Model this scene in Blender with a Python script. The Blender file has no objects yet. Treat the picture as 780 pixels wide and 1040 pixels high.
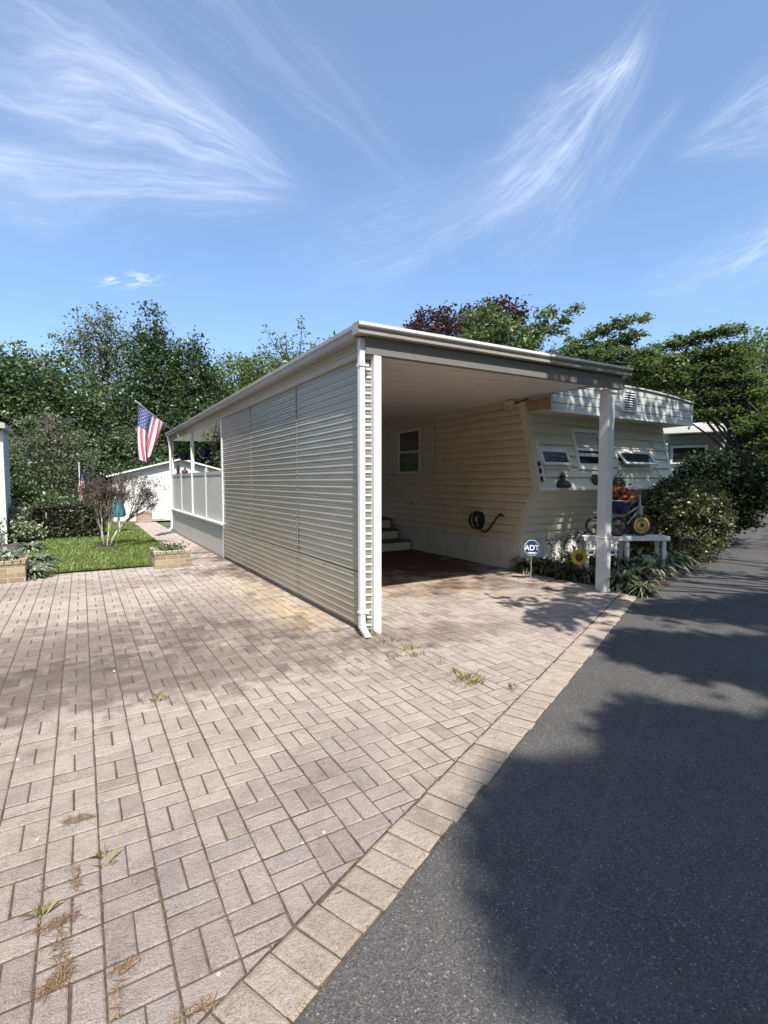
import bpy, bmesh, math, random
import numpy as np
from mathutils import Vector, Matrix
random.seed(7); RNG = np.random.default_rng(11)
SC = bpy.context.scene
COL = SC.collection
PI = math.pi

# ------------------------------------------------------------------ survey helper
F_PX, CXP, CYP, EYE = 510.0, 390.0, 520.0, 1.52
PITCH = math.radians(-3.478); YAW = math.radians(31.082)
FW = Vector((math.sin(YAW)*math.cos(PITCH), math.cos(YAW)*math.cos(PITCH), math.sin(PITCH)))
RT = Vector((math.cos(YAW), -math.sin(YAW), 0)); UP = RT.cross(FW)
def ray(x, y): return FW + RT*((x-CXP)/F_PX) - UP*((y-CYP)/F_PX)
def at(x, y, D):
    d = ray(x, y); return Vector((0, 0, EYE)) + d*(D/math.hypot(d.x, d.y))
def gr(x, y, z=0.0):
    d = ray(x, y); return Vector((0, 0, EYE)) + d*((z-EYE)/d.z)
SHD = Vector((0.22, 0.70, -1.0))        # displacement of a shadow per metre of drop

# ------------------------------------------------------------------ materials
def nd(nt, t, **kw):
    n = nt.nodes.new(t)
    for k, v in kw.items(): setattr(n, k, v)
    return n
def base_mat(name):
    m = bpy.data.materials.new(name); m.use_nodes = True
    nt = m.node_tree; b = nt.nodes['Principled BSDF']
    return m, nt, b
def ramp(nt, stops):
    r = nd(nt, 'ShaderNodeValToRGB'); e = r.color_ramp.elements
    e[0].position, e[0].color = stops[0][0], (*stops[0][1], 1)
    e[1].position, e[1].color = stops[-1][0], (*stops[-1][1], 1)
    for p, c in stops[1:-1]:
        x = e.new(p); x.color = (*c, 1)
    return r
def mixc(nt, fac, a, b, mode='MIX'):
    m = nd(nt, 'ShaderNodeMix', data_type='RGBA', blend_type=mode)
    for sock, v in ((m.inputs[0], fac), (m.inputs[6], a), (m.inputs[7], b)):
        if hasattr(v, 'is_output'): nt.links.new(v, sock)
        elif isinstance(v, (int, float)): sock.default_value = v
        else: sock.default_value = (*v, 1)
    return m.outputs[2]
def noise(nt, scale, detail=4, rough=.55, vec=None, dist=0):
    n = nd(nt, 'ShaderNodeTexNoise'); n.inputs['Scale'].default_value = scale
    n.inputs['Detail'].default_value = detail; n.inputs['Roughness'].default_value = rough
    n.inputs['Distortion'].default_value = dist
    if vec is not None: nt.links.new(vec, n.inputs['Vector'])
    return n.outputs[0]
def pos(nt, scale=(1, 1, 1)):
    g = nd(nt, 'ShaderNodeNewGeometry'); mp = nd(nt, 'ShaderNodeMapping')
    mp.inputs['Scale'].default_value = scale
    nt.links.new(g.outputs['Position'], mp.inputs[0]); return mp.outputs[0]
def mrange(nt, v, a, b, c=0., d=1.):
    m = nd(nt, 'ShaderNodeMapRange', interpolation_type='SMOOTHSTEP'); nt.links.new(v, m.inputs[0])
    for i, x in zip((1, 2, 3, 4), (a, b, c, d)): m.inputs[i].default_value = x
    return m.outputs[0]
def bump(nt, b, h, dist, strength=1.0):
    n = nd(nt, 'ShaderNodeBump'); n.inputs['Distance'].default_value = dist; n.inputs['Strength'].default_value = strength
    nt.links.new(h, n.inputs['Height']); nt.links.new(n.outputs[0], b.inputs['Normal'])
def mat(name, col, rough=.5, var=.12, scale=6., bmp=.0, bscale=60., metal=0., spec=.5, streak=None, dirt=None):
    m, nt, b = base_mat(name)
    b.inputs['Roughness'].default_value = rough; b.inputs['Metallic'].default_value = metal
    b.inputs['Specular IOR Level'].default_value = spec
    v = pos(nt, streak or (1, 1, 1))
    n = noise(nt, scale, 5, .6, v)
    lo = tuple(c*(1-var) for c in col); hi = tuple(min(1, c*(1+var)) for c in col)
    r = ramp(nt, [(.3, lo), (.7, hi)]); nt.links.new(n, r.inputs[0])
    c = r.outputs[0]
    if dirt:
        n2 = noise(nt, 2.3, 6, .7, pos(nt, (1.5, 1.5, .5)))
        c = mixc(nt, mrange(nt, n2, .52, .75, 0, dirt[1]), c, dirt[0])
    nt.links.new(c, b.inputs['Base Color'])
    if bmp: bump(nt, b, noise(nt, bscale, 4), bmp)
    return m
def leafmat(name, stops, trans=.3, rough=.38, clump=1.2):
    def ds(c):
        g = .3*c[0]+.6*c[1]+.1*c[2]; return tuple(g+(x-g)*.80 for x in c)
    if name.startswith('leaf'): stops = [(p, ds(c)) for p, c in stops]
    m, nt, b = base_mat(name)
    a = nd(nt, 'ShaderNodeAttribute', attribute_name='rnd')
    n = noise(nt, clump, 2, .5, pos(nt))
    ad = nd(nt, 'ShaderNodeMath', operation='MULTIPLY_ADD'); nt.links.new(n, ad.inputs[0]); ad.inputs[1].default_value = .9; ad.inputs[2].default_value = -.45
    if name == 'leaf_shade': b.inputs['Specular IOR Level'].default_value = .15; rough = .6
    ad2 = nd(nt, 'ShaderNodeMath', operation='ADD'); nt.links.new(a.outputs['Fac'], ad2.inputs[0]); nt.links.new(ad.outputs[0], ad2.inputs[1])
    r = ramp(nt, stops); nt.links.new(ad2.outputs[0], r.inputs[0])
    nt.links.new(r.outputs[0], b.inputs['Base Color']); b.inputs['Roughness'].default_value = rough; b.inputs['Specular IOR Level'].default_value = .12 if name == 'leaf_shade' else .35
    t = nd(nt, 'ShaderNodeBsdfTranslucent'); g = mixc(nt, 1., r.outputs[0], (1.3, 1.5, .6), 'MULTIPLY'); nt.links.new(g, t.inputs['Color'])
    mx = nd(nt, 'ShaderNodeMixShader'); mx.inputs[0].default_value = trans
    nt.links.new(b.outputs[0], mx.inputs[1]); nt.links.new(t.outputs[0], mx.inputs[2])
    nt.links.new(mx.outputs[0], nt.nodes['Material Output'].inputs['Surface'])
    return m

# pavers: each brick is real geometry, the material gives it a shade of its own, wear, painted bounce light, painted shade and stains
def paver_mat(name, stops, stains_and_light=True):
    m, nt, b = base_mat(name); b.inputs['Roughness'].default_value = .85; b.inputs['Specular IOR Level'].default_value = .25
    a = nd(nt, 'ShaderNodeAttribute', attribute_name='rnd')
    r = ramp(nt, stops); nt.links.new(a.outputs['Fac'], r.inputs[0]); c = r.outputs[0]
    p = pos(nt)
    fine = noise(nt, 170, 4, .8, p)
    c = mixc(nt, mrange(nt, fine, .44, .60, 0, .9), c, mixc(nt, 1., c, (.58, .57, .57), 'MULTIPLY'))
    grit = noise(nt, 330, 2, .6, p)
    c = mixc(nt, mrange(nt, grit, .54, .68, 0, .7), c, (.72, .64, .57))
    med = noise(nt, 9, 6, .72, p)
    c = mixc(nt, mrange(nt, med, .42, .72, 0, .6), c, mixc(nt, 1., c, (.70, .68, .66), 'MULTIPLY'))
    big = noise(nt, 1.4, 6, .65, p)
    c = mixc(nt, mrange(nt, big, .46, .68, 0, .55 if stains_and_light else .12), c, mixc(nt, 1., c, (.66, .645, .63), 'MULTIPLY'))
    slate = noise(nt, 34, 5, .6, pos(nt, (.6, 1.4, 1)), 1.5)
    c = mixc(nt, mrange(nt, slate, .50, .62, 0, .38), c, mixc(nt, 1., c, (.68, .67, .67), 'MULTIPLY'))
    med2 = noise(nt, 21, 5, .7, p)
    c = mixc(nt, mrange(nt, med2, .55, .75, 0, .35), c, (.50, .45, .40))
    if stains_and_light:
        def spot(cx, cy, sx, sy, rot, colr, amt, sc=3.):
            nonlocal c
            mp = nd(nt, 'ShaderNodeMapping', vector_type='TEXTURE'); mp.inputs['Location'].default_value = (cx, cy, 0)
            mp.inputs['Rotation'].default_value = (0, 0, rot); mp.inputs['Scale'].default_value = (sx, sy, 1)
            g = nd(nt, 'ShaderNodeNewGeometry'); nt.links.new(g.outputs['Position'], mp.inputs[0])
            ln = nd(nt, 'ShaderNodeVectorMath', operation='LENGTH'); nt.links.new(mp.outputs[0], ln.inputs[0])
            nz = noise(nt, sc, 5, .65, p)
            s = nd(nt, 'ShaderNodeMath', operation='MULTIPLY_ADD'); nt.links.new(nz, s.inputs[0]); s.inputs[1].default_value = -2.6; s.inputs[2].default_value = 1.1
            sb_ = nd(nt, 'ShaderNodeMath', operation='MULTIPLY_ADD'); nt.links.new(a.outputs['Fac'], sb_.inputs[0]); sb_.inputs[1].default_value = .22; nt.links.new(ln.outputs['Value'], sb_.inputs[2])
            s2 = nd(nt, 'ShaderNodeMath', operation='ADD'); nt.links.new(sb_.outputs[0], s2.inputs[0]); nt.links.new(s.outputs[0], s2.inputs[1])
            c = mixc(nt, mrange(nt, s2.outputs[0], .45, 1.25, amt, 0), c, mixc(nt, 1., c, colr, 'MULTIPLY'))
        spot(.45, 4.3, 2.1, .62, -.12, (.50, .485, .475), .75, 4.5)
        spot(-.6, 5.0, 1.6, 1.2, -.2, (.60, .58, .565), .65, 4.)
        spot(1.3, 5.0, .9, .5, -.3, (.55, .53, .51), .7)
        spot(.2, 5.6, 1.3, .8, .2, (.60, .59, .60), .6)
        spot(1.35, 6.1, .8, 1.0, .2, (.64, .62, .62), .6)
        spot(2.9, 4.0, .9, .35, -.2, (.62, .60, .58), .75)
        spot(-.2, 8.4, 1.6, .6, 0, (.66, .63, .62), .55)
        spot(2.0, 6.4, .40, 1.9, 0, (1.14, 1.07, .84), .6, 6.)  # sunlight bounced off the wall, painted as a warm bright strip
        spot(2.1, 5.4, .25, .8, 0, (1.14, 1.07, .84), .5, 9.)  # second painted patch of the same bounced sunlight
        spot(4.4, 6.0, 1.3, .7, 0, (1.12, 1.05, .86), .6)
        spot(5.0, 9.4, 3.0, 3.6, 0, (.26, .185, .15), .96, 1.)  # carport shade painted into the brick colour
        spot(.6, 2.0, 1.2, .5, .4, (.80, .80, .84), .5)
    nt.links.new(c, b.inputs['Base Color'])
    h = nd(nt, 'ShaderNodeMath', operation='ADD'); nt.links.new(slate, h.inputs[0]); nt.links.new(fine, h.inputs[1])
    bump(nt, b, h.outputs[0], .009, 1.)
    return m
M = {}
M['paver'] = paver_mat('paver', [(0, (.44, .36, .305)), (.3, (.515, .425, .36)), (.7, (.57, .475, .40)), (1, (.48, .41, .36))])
M['edge_paver'] = paver_mat('edge_paver', [(0, (.47, .385, .30)), (.5, (.55, .455, .355)), (1, (.50, .405, .32))], False)
M['joint'] = mat('joint_sand', (.085, .062, .042), .95, .45, 30, .004, 200)
def asphalt():
    m, nt, b = base_mat('asphalt'); b.inputs['Roughness'].default_value = .8; b.inputs['Specular IOR Level'].default_value = .35
    p = pos(nt)
    v = nd(nt, 'ShaderNodeTexVoronoi'); v.inputs['Scale'].default_value = 190; nt.links.new(p, v.inputs['Vector'])
    sp = nd(nt, 'ShaderNodeSeparateColor'); nt.links.new(v.outputs['Color'], sp.inputs[0])
    n = noise(nt, 1.7, 8, .72, p)
    r = ramp(nt, [(.25, (.060, .056, .052)), (.75, (.096, .090, .083))]); nt.links.new(n, r.inputs[0])
    c = mixc(nt, mrange(nt, sp.outputs[0], .5, 1., 0, .6), r.outputs[0], (.17, .162, .153))
    c = mixc(nt, mrange(nt, sp.outputs[1], .968, .985, 0, .6), c, (.36, .34, .32))
    c = mixc(nt, mrange(nt, sp.outputs[2], .8, .9, 0, .6), c, (.03, .03, .032))
    # long paving-pass seam running with the road
    g = nd(nt, 'ShaderNodeVectorMath', operation='DOT_PRODUCT'); nt.links.new(p, g.inputs[0]); g.inputs[1].default_value = (-.39, .92, 0)
    nn = noise(nt, 1.2, 4, .6, p)
    s = nd(nt, 'ShaderNodeMath', operation='MULTIPLY_ADD'); nt.links.new(nn, s.inputs[0]); s.inputs[1].default_value = .12; nt.links.new(g.outputs['Value'], s.inputs[2])
    ab = nd(nt, 'ShaderNodeMath', operation='SUBTRACT'); nt.links.new(s.outputs[0], ab.inputs[0]); ab.inputs[1].default_value = .56
    ab2 = nd(nt, 'ShaderNodeMath', operation='ABSOLUTE'); nt.links.new(ab.outputs[0], ab2.inputs[0])
    c = mixc(nt, mrange(nt, ab2.outputs[0], 0, .03, .22, 0), c, (.15, .14, .13))
    nt.links.new(c, b.inputs['Base Color'])
    bump(nt, b, v.outputs['Distance'], .004, .7)
    return m
M['asphalt'] = asphalt()
M['soil'] = mat('soil', (.07, .05, .035), .95, .4, 14, .02, 50)
M['turf'] = mat('turf', (.085, .125, .03), .9, .35, 5, .02, 120)
M['ground'] = mat('meadow', (.07, .09, .035), .95, .4, .8, .02, 20)
M['alu_wall'] = mat('painted_aluminium', (.315, .305, .258), .24, .08, 3, metal=.30, spec=.6, streak=(1, .5, 3), dirt=((.30, .28, .22), .35))
M['alu_low'] = mat('painted_aluminium_lower', (.345, .32, .26), .25, .08, 3, metal=.28, spec=.6, streak=(1, .5, 3), dirt=((.33, .30, .22), .4))
M['white'] = mat('white_paint', (.76, .75, .73), .42, .04, 5, dirt=((.55, .52, .47), .35))
M['porch_panel'] = mat('porch_panel_vinyl', (.47, .455, .43), .45, .04, 5, dirt=((.36, .36, .34), .3))
M['trim'] = mat('cream_trim', (.66, .61, .51), .45, .05, 5, dirt=((.5, .45, .36), .3))
M['fascia'] = mat('taupe_fascia', (.20, .188, .175), .4, .06, 4)
M['gutter'] = mat('gutter_enamel', (.34, .315, .285), .35, .06, 4, dirt=((.22, .20, .175), .5))
M['frieze'] = mat('frieze_enamel', (.40, .365, .30), .4, .05, 4, dirt=((.30, .27, .21), .35))
M['ceiling'] = mat('ceiling_enamel', (.86, .83, .78), .4, .04, 3)
M['siding'] = mat('tan_vinyl', (.71, .61, .455), .5, .05, 4, dirt=((.50, .43, .31), .3))
M['siding_front'] = mat('pale_vinyl', (.66, .61, .48), .45, .04, 4, dirt=((.45, .44, .34), .35))
M['skirt'] = mat('skirt_vinyl', (.74, .70, .62), .5, .06, 4, dirt=((.40, .36, .28), .5))
M['band'] = mat('roof_band_metal', (.58, .58, .55), .4, .05, 4, dirt=((.42, .42, .38), .4))
M['wood'] = mat('weathered_board', (.40, .28, .19), .7, .2, 10, .002, 60)
M['shutter'] = mat('shutter_vinyl', (.60, .54, .46), .5, .04, 5)
def glassmat():
    m, nt, b = base_mat('window_glass'); b.inputs['Base Color'].default_value = (.018, .02, .022, 1); b.inputs['Roughness'].default_value = .04
    b.inputs['Specular IOR Level'].default_value = .8
    bump(nt, b, noise(nt, 2.5, 2), .004, .5); return m
M['glass'] = glassmat()
M['blind'] = mat('window_blind', (.42, .41, .38), .6, .08, 3)
M['roofing'] = mat('roof_coating', (.62, .61, .58), .6, .1, 3)
M['black'] = mat('black_plastic', (.018, .018, .018), .45, .2, 10)
M['iron'] = mat('dark_iron', (.03, .03, .032), .5, .2, 10)
M['step_tread'] = mat('step_tread', (.13, .10, .085), .7, .2, 8)
M['brick'] = None
def brickmat(name, c1, c2, mortar):
    m, nt, b = base_mat(name); b.inputs['Roughness'].default_value = .85
    tc = nd(nt, 'ShaderNodeNewGeometry'); 
    sx = nd(nt, 'ShaderNodeSeparateXYZ'); nt.links.new(tc.outputs['Position'], sx.inputs[0])
    ad = nd(nt, 'ShaderNodeMath', operation='ADD'); nt.links.new(sx.outputs[0], ad.inputs[0]); nt.links.new(sx.outputs[1], ad.inputs[1])
    cb = nd(nt, 'ShaderNodeCombineXYZ'); nt.links.new(ad.outputs[0], cb.inputs[0]); nt.links.new(sx.outputs[2], cb.inputs[1])
    bk = nd(nt, 'ShaderNodeTexBrick'); nt.links.new(cb.outputs[0], bk.inputs['Vector'])
    bk.inputs['Scale'].default_value = 1; bk.inputs['Brick Width'].default_value = .2; bk.inputs['Row Height'].default_value = .075; bk.inputs['Mortar Size'].default_value = .007
    bk.inputs['Color1'].default_value = (*c1, 1); bk.inputs['Color2'].default_value = (*c2, 1); bk.inputs['Mortar'].default_value = (*mortar, 1)
    c = mixc(nt, mrange(nt, noise(nt, 18, 5, .7), .45, .75, 0, .5), bk.outputs['Color'], tuple(x*.6 for x in c1))
    nt.links.new(c, b.inputs['Base Color'])
    h = nd(nt, 'ShaderNodeMath', operation='MULTIPLY_ADD'); nt.links.new(bk.outputs['Fac'], h.inputs[0]); h.inputs[1].default_value = -1; nt.links.new(noise(nt, 40, 5, .7), h.inputs[2])
    bump(nt, b, h.outputs[0], .008); return m
M['brick'] = brickmat('planter_brick', (.44, .34, .21), (.28, .20, .13), (.46, .42, .34))
M['bark'] = mat('bark', (.055, .043, .034), .9, .35, 20, .01, 40)
M['pale_bark'] = mat('pale_bark', (.40, .35, .29), .85, .25, 20, .004, 60)
M['twig'] = mat('twig', (.16, .12, .10), .85, .3, 20)
G = leafmat
M['lf_dark'] = G('leaf_dark', [(.0, (0.0285, 0.0539, 0.0222)), (.5, (0.0555, 0.0952, 0.0349)), (1, (0.1190, 0.1665, 0.0634))], .22)
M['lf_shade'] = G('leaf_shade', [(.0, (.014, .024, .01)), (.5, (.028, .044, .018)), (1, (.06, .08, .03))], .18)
M['lf_mid'] = G('leaf_mid', [(.0, (0.0396, 0.0761, 0.0254)), (.5, (0.0872, 0.1348, 0.0412)), (1, (0.1745, 0.2220, 0.0714))], .28)
M['lf_grey'] = G('leaf_grey', [(.0, (0.0714, 0.0920, 0.0571)), (.5, (0.1348, 0.1554, 0.0952)), (1, (0.2379, 0.2538, 0.1586))], .25)
M['lf_yel'] = G('leaf_yellow', [(.0, (0.0650, 0.0975, 0.0234)), (.5, (0.1300, 0.1755, 0.0390)), (1, (0.2340, 0.2600, 0.0715))], .32)
M['lf_fresh'] = G('leaf_fresh', [(.0, (0.0466, 0.0786, 0.0292)), (.5, (0.1132, 0.1586, 0.0511)), (1, (0.2265, 0.2665, 0.0949))], .32)
M['lf_purple'] = G('leaf_purple', [(.0, (.035, .014, .02)), (.5, (.075, .028, .035)), (1, (.13, .06, .06))], .25)
M['lf_hedge'] = G('leaf_hedge', [(.0, (.022, .022, .016)), (.5, (.055, .055, .032)), (1, (.11, .105, .055))], .2, clump=4)
M['lf_hedgetop'] = G('leaf_hedge_new', [(.0, (.06, .085, .02)), (.5, (.10, .13, .03)), (1, (.16, .18, .05))], .3)
M['lf_box'] = G('leaf_box', [(.0, (.035, .048, .018)), (.5, (.09, .11, .04)), (.85, (.19, .185, .065)), (1, (.36, .30, .12))], .25, .35, clump=3)
M['lf_shrub'] = G('leaf_shrub', [(.0, (.035, .022, .02)), (.5, (.075, .048, .042)), (1, (.14, .10, .085))], .2, clump=3)
M['lf_var'] = G('leaf_variegated', [(.0, (.07, .10, .05)), (.5, (.16, .20, .11)), (1, (.48, .48, .34))], .25, clump=3)
M['lf_bed'] = G('leaf_bed', [(.0, (.03, .045, .018)), (.5, (.085, .105, .045)), (1, (.24, .24, .13))], .25, clump=3)
M['grass'] = G('grass_blade', [(.0, (.09, .13, .03)), (.5, (.18, .235, .055)), (1, (.33, .35, .13))], .3, clump=2)
M['needles'] = G('pine_needles', [(.0, (.12, .065, .03)), (.5, (.25, .15, .075)), (1, (.38, .26, .15))], .1, clump=6)
M['weed'] = G('weed_blade', [(.0, (.13, .13, .04)), (.5, (.28, .25, .10)), (1, (.42, .36, .18))], .2, clump=6)
M['petal_red'] = G('petal_red', [(.0, (.25, .02, .02)), (.5, (.42, .07, .03)), (1, (.5, .25, .08))], .2, clump=9)
def flat(name, c, r=.5, **k): return mat(name, c, r, .06, 8, **k)
M['yellow'] = flat('yellow_enamel', (.62, .44, .05), .4)
M['ochre'] = flat('ochre_enamel', (.50, .34, .12), .45)
M['blue_pot'] = flat('blue_glaze', (.018, .03, .12), .25)
M['sign_blue'] = flat('sign_blue', (.012, .035, .14), .35)
M['sign_white'] = flat('sign_white', (.78, .78, .78), .4)
M['teal'] = flat('turquoise_cloth', (.04, .22, .25), .7)
M['rust'] = flat('rust_brown', (.10, .05, .03), .7)
M['flag_red'] = flat('flag_red', (.56, .09, .13), .75)
M['flag_white'] = flat('flag_white', (.82, .80, .81), .75)
M['flag_blue'] = flat('flag_blue', (.09, .11, .24), .75)
M['silver'] = flat('brushed_pole', (.6, .6, .6), .3, metal=.7)
M['blue_siding'] = flat('bluegrey_siding', (.42, .47, .53), .5)
M['grey_siding'] = flat('grey_siding', (.30, .31, .30), .5)
M['shed_wall'] = flat('shed_wall', (.66, .64, .59), .5)
M['tank'] = flat('tank_grey', (.45, .44, .42), .4)

# ------------------------------------------------------------------ mesh builders
def finish(me, mats, smooth=False):
    for m in (mats if isinstance(mats, (list, tuple)) else [mats]): me.materials.append(m)
    if smooth:
        me.polygons.foreach_set('use_smooth', [True]*len(me.polygons))
    me.update()
def link(name, me, parent=None):
    o = bpy.data.objects.new(name, me); COL.objects.link(o)
    if parent is not None:
        o.parent = parent
        o.matrix_parent_inverse = Matrix.Translation(parent.matrix_basis.translation).inverted() if parent.parent is None else parent_world(parent).inverted()
    return o
def parent_world(o):
    return o.matrix_basis if o.parent is None else parent_world(o.parent) @ o.matrix_parent_inverse @ o.matrix_basis
def tag(o, label=None, cat=None, group=None, kind=None):
    if label: o['label'] = label
    if cat: o['category'] = cat
    if group: o['group'] = group
    if kind: o['kind'] = kind
    return o
def thing(name, loc, label, cat, group=None):
    o = bpy.data.objects.new(name, None); COL.objects.link(o); o.location = loc; o.empty_display_size = .1
    return tag(o, label, cat, group)
class MB:
    def __init__(s): s.v = []; s.f = []; s.m = []
    def add(s, vs, fs, mi=0):
        k = len(s.v); s.v += [tuple(x) for x in vs]; s.f += [tuple(i+k for i in f) for f in fs]; s.m += [mi]*len(fs); return s
    def box(s, x0, x1, y0, y1, z0, z1, mi=0):
        return s.add([(x0, y0, z0), (x1, y0, z0), (x1, y1, z0), (x0, y1, z0), (x0, y0, z1), (x1, y0, z1), (x1, y1, z1), (x0, y1, z1)],
                     [(3, 2, 1, 0), (4, 5, 6, 7), (0, 1, 5, 4), (1, 2, 6, 5), (2, 3, 7, 6), (3, 0, 4, 7)], mi)
    def obox(s, c, ax, ay, az, sx, sy, sz, mi=0):
        c, ax, ay, az = Vector(c), Vector(ax).normalized(), Vector(ay).normalized(), Vector(az).normalized(); vs = []
        for k in (-1, 1):
            for i, j in ((-1, -1), (1, -1), (1, 1), (-1, 1)): vs.append(c + ax*(i*sx/2) + ay*(j*sy/2) + az*(k*sz/2))
        return s.add(vs, [(3, 2, 1, 0), (4, 5, 6, 7), (0, 1, 5, 4), (1, 2, 6, 5), (2, 3, 7, 6), (3, 0, 4, 7)], mi)
    def bar(s, a, b, w, h, up=(0, 0, 1), mi=0):
        a, b = Vector(a), Vector(b); d = (b-a).normalized(); u = Vector(up)
        sd = d.cross(u)
        if sd.length < 1e-4: sd = d.cross(Vector((1, 0, 0)))
        sd.normalize(); uu = sd.cross(d)
        return s.obox((a+b)/2, d, sd, uu, (b-a).length, w, h, mi)
    def tube(s, pts, rs, n=8, mi=0, cap=True):
        pts = [Vector(p) for p in pts]
        if not hasattr(rs, '__len__'): rs = [rs]*len(pts)
        vs = []; fs = []; ref = None
        for i, p in enumerate(pts):
            d = (pts[min(i+1, len(pts)-1)] - pts[max(i-1, 0)]).normalized()
            if ref is None:
                ref = d.cross(Vector((0, 0, 1)))
                if ref.length < .05: ref = d.cross(Vector((1, 0, 0)))
            ref = (ref - d*ref.dot(d)); ref.normalize(); o2 = d.cross(ref)
            for k in range(n):
                a = 2*PI*k/n; vs.append(p + ref*(math.cos(a)*rs[i]) + o2*(math.sin(a)*rs[i]))
        for i in range(len(pts)-1):
            for k in range(n):
                a, b = i*n+k, i*n+(k+1) % n; fs.append((a, b, b+n, a+n))
        if cap: fs.append(tuple(range(n-1, -1, -1))); fs.append(tuple((len(pts)-1)*n+k for k in range(n)))
        return s.add(vs, fs, mi)
    def lathe(s, c, prof, n=16, mi=0, axis=(0, 0, 1), cap=True):
        c = Vector(c); az = Vector(axis).normalized(); ax = az.cross(Vector((0, 0, 1)))
        if ax.length < .05: ax = Vector((1, 0, 0))
        ax.normalize(); ay = az.cross(ax); vs = []; fs = []
        for r, z in prof:
            for k in range(n):
                a = 2*PI*k/n; vs.append(c + az*z + ax*(r*math.cos(a)) + ay*(r*math.sin(a)))
        for i in range(len(prof)-1):
            for k in range(n):
                a, b = i*n+k, i*n+(k+1) % n; fs.append((a, b, b+n, a+n))
        if cap: fs.append(tuple(range(n-1, -1, -1))); fs.append(tuple((len(prof)-1)*n+k for k in range(n)))
        return s.add(vs, fs, mi)
    def torus(s, c, axis, R, r, n=24, k=8, mi=0):
        c = Vector(c); az = Vector(axis).normalized(); ax = az.cross(Vector((0, 0, 1)))
        if ax.length < .05: ax = Vector((1, 0, 0))
        ax.normalize(); ay = az.cross(ax); vs = []; fs = []
        for i in range(n):
            a = 2*PI*i/n; d = ax*math.cos(a)+ay*math.sin(a)
            for j in range(k):
                b = 2*PI*j/k; vs.append(c + d*(R+r*math.cos(b)) + az*(r*math.sin(b)))
        for i in range(n):
            for j in range(k): fs.append((i*k+j, ((i+1) % n)*k+j, ((i+1) % n)*k+(j+1) % k, i*k+(j+1) % k))
        return s.add(vs, fs, mi)
    def prism(s, poly, d, mi=0):       # poly: 3-D outline, d: extrusion vector
        p = [Vector(q) for q in poly]; n = len(p); d = Vector(d)
        return s.add(p+[q+d for q in p], [tuple(range(n-1, -1, -1)), tuple(range(n, 2*n))]+[(i, (i+1) % n, n+(i+1) % n, n+i) for i in range(n)], mi)
    def build(s, name, mats, parent=None, smooth=False, bevel=0.):
        me = bpy.data.meshes.new(name); me.from_pydata(s.v, [], s.f)
        bm = bmesh.new(); bm.from_mesh(me); bmesh.ops.recalc_face_normals(bm, faces=bm.faces); bm.to_mesh(me); bm.free()
        if len(set(s.m)) > 1 and len(me.polygons) == len(s.m): me.polygons.foreach_set('material_index', s.m)
        finish(me, mats, smooth); o = link(name, me, parent)
        if bevel:
            b = o.modifiers.new('Bevel', 'BEVEL'); b.width = bevel; b.segments = 2; b.limit_method = 'ANGLE'
        return o
def fastmesh(name, V, Fq, m, parent=None, rnd=None, n=4):
    me = bpy.data.meshes.new(name); V = np.asarray(V, np.float32); Fq = np.asarray(Fq, np.int32)
    me.vertices.add(len(V)); me.vertices.foreach_set('co', V.ravel())
    me.loops.add(Fq.size); me.loops.foreach_set('vertex_index', Fq.ravel())
    me.polygons.add(len(Fq)); me.polygons.foreach_set('loop_start', np.arange(0, Fq.size, n, dtype=np.int32))
    me.polygons.foreach_set('loop_total', np.full(len(Fq), n, np.int32))
    if rnd is not None:
        at_ = me.attributes.new('rnd', 'FLOAT', 'FACE'); at_.data.foreach_set('value', np.asarray(rnd, np.float32))
    me.validate(); finish(me, m); return link(name, me, parent)
def norm(a): return a/np.maximum(np.linalg.norm(a, axis=1, keepdims=True), 1e-6)
def leaves(name, P, size, m, parent=None, up=.6, aspect=.55, out=None, droop=0., jit=.35):
    P = np.asarray(P, float); N = len(P)
    nrm = RNG.normal(size=(N, 3)); nrm[:, 2] = np.abs(nrm[:, 2])*.6 + up
    if out is not None: nrm += out
    nrm = norm(nrm)
    t = np.cross(nrm, RNG.normal(size=(N, 3))); t[:, 2] -= droop; t = norm(t); sd = norm(np.cross(nrm, t))
    L = size*(1-jit+2*jit*RNG.random((N, 1))); W = L*aspect
    V = np.stack([P-t*L/2, P+sd*W/2+t*L*.05+nrm*L*.07, P+t*L/2-nrm*L*.06, P-sd*W/2+t*L*.05+nrm*L*.07], 1).reshape(-1, 3)
    Fq = np.arange(N*4).reshape(-1, 4)
    return fastmesh(name, V, Fq, m, parent, RNG.random(N))
def blob_points(blobs, nclump, per, cr, shell=.55):
    # blobs: (centre, (rx,ry,rz)); clumps of leaves, more of them near the crown's skin
    vol = np.array([b[1][0]*b[1][1]*b[1][2] for b in blobs])**.7; w = vol/vol.sum()
    idx = RNG.choice(len(blobs), nclump, p=w); Cn = np.array([tuple(b[0]) for b in blobs], float)[idx]; R = np.array([b[1] for b in blobs], float)[idx]
    d = norm(RNG.normal(size=(nclump, 3))); u = shell+(1.08-shell)*RNG.random((nclump, 1))**.8
    c = Cn + d*u*R
    s = cr*(.6+.8*RNG.random((nclump, 1)))
    P = (c[:, None, :] + RNG.normal(size=(nclump, per, 3))*s[:, None, :]*np.array([1, 1, .55])).reshape(-1, 3)
    return P, c
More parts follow.
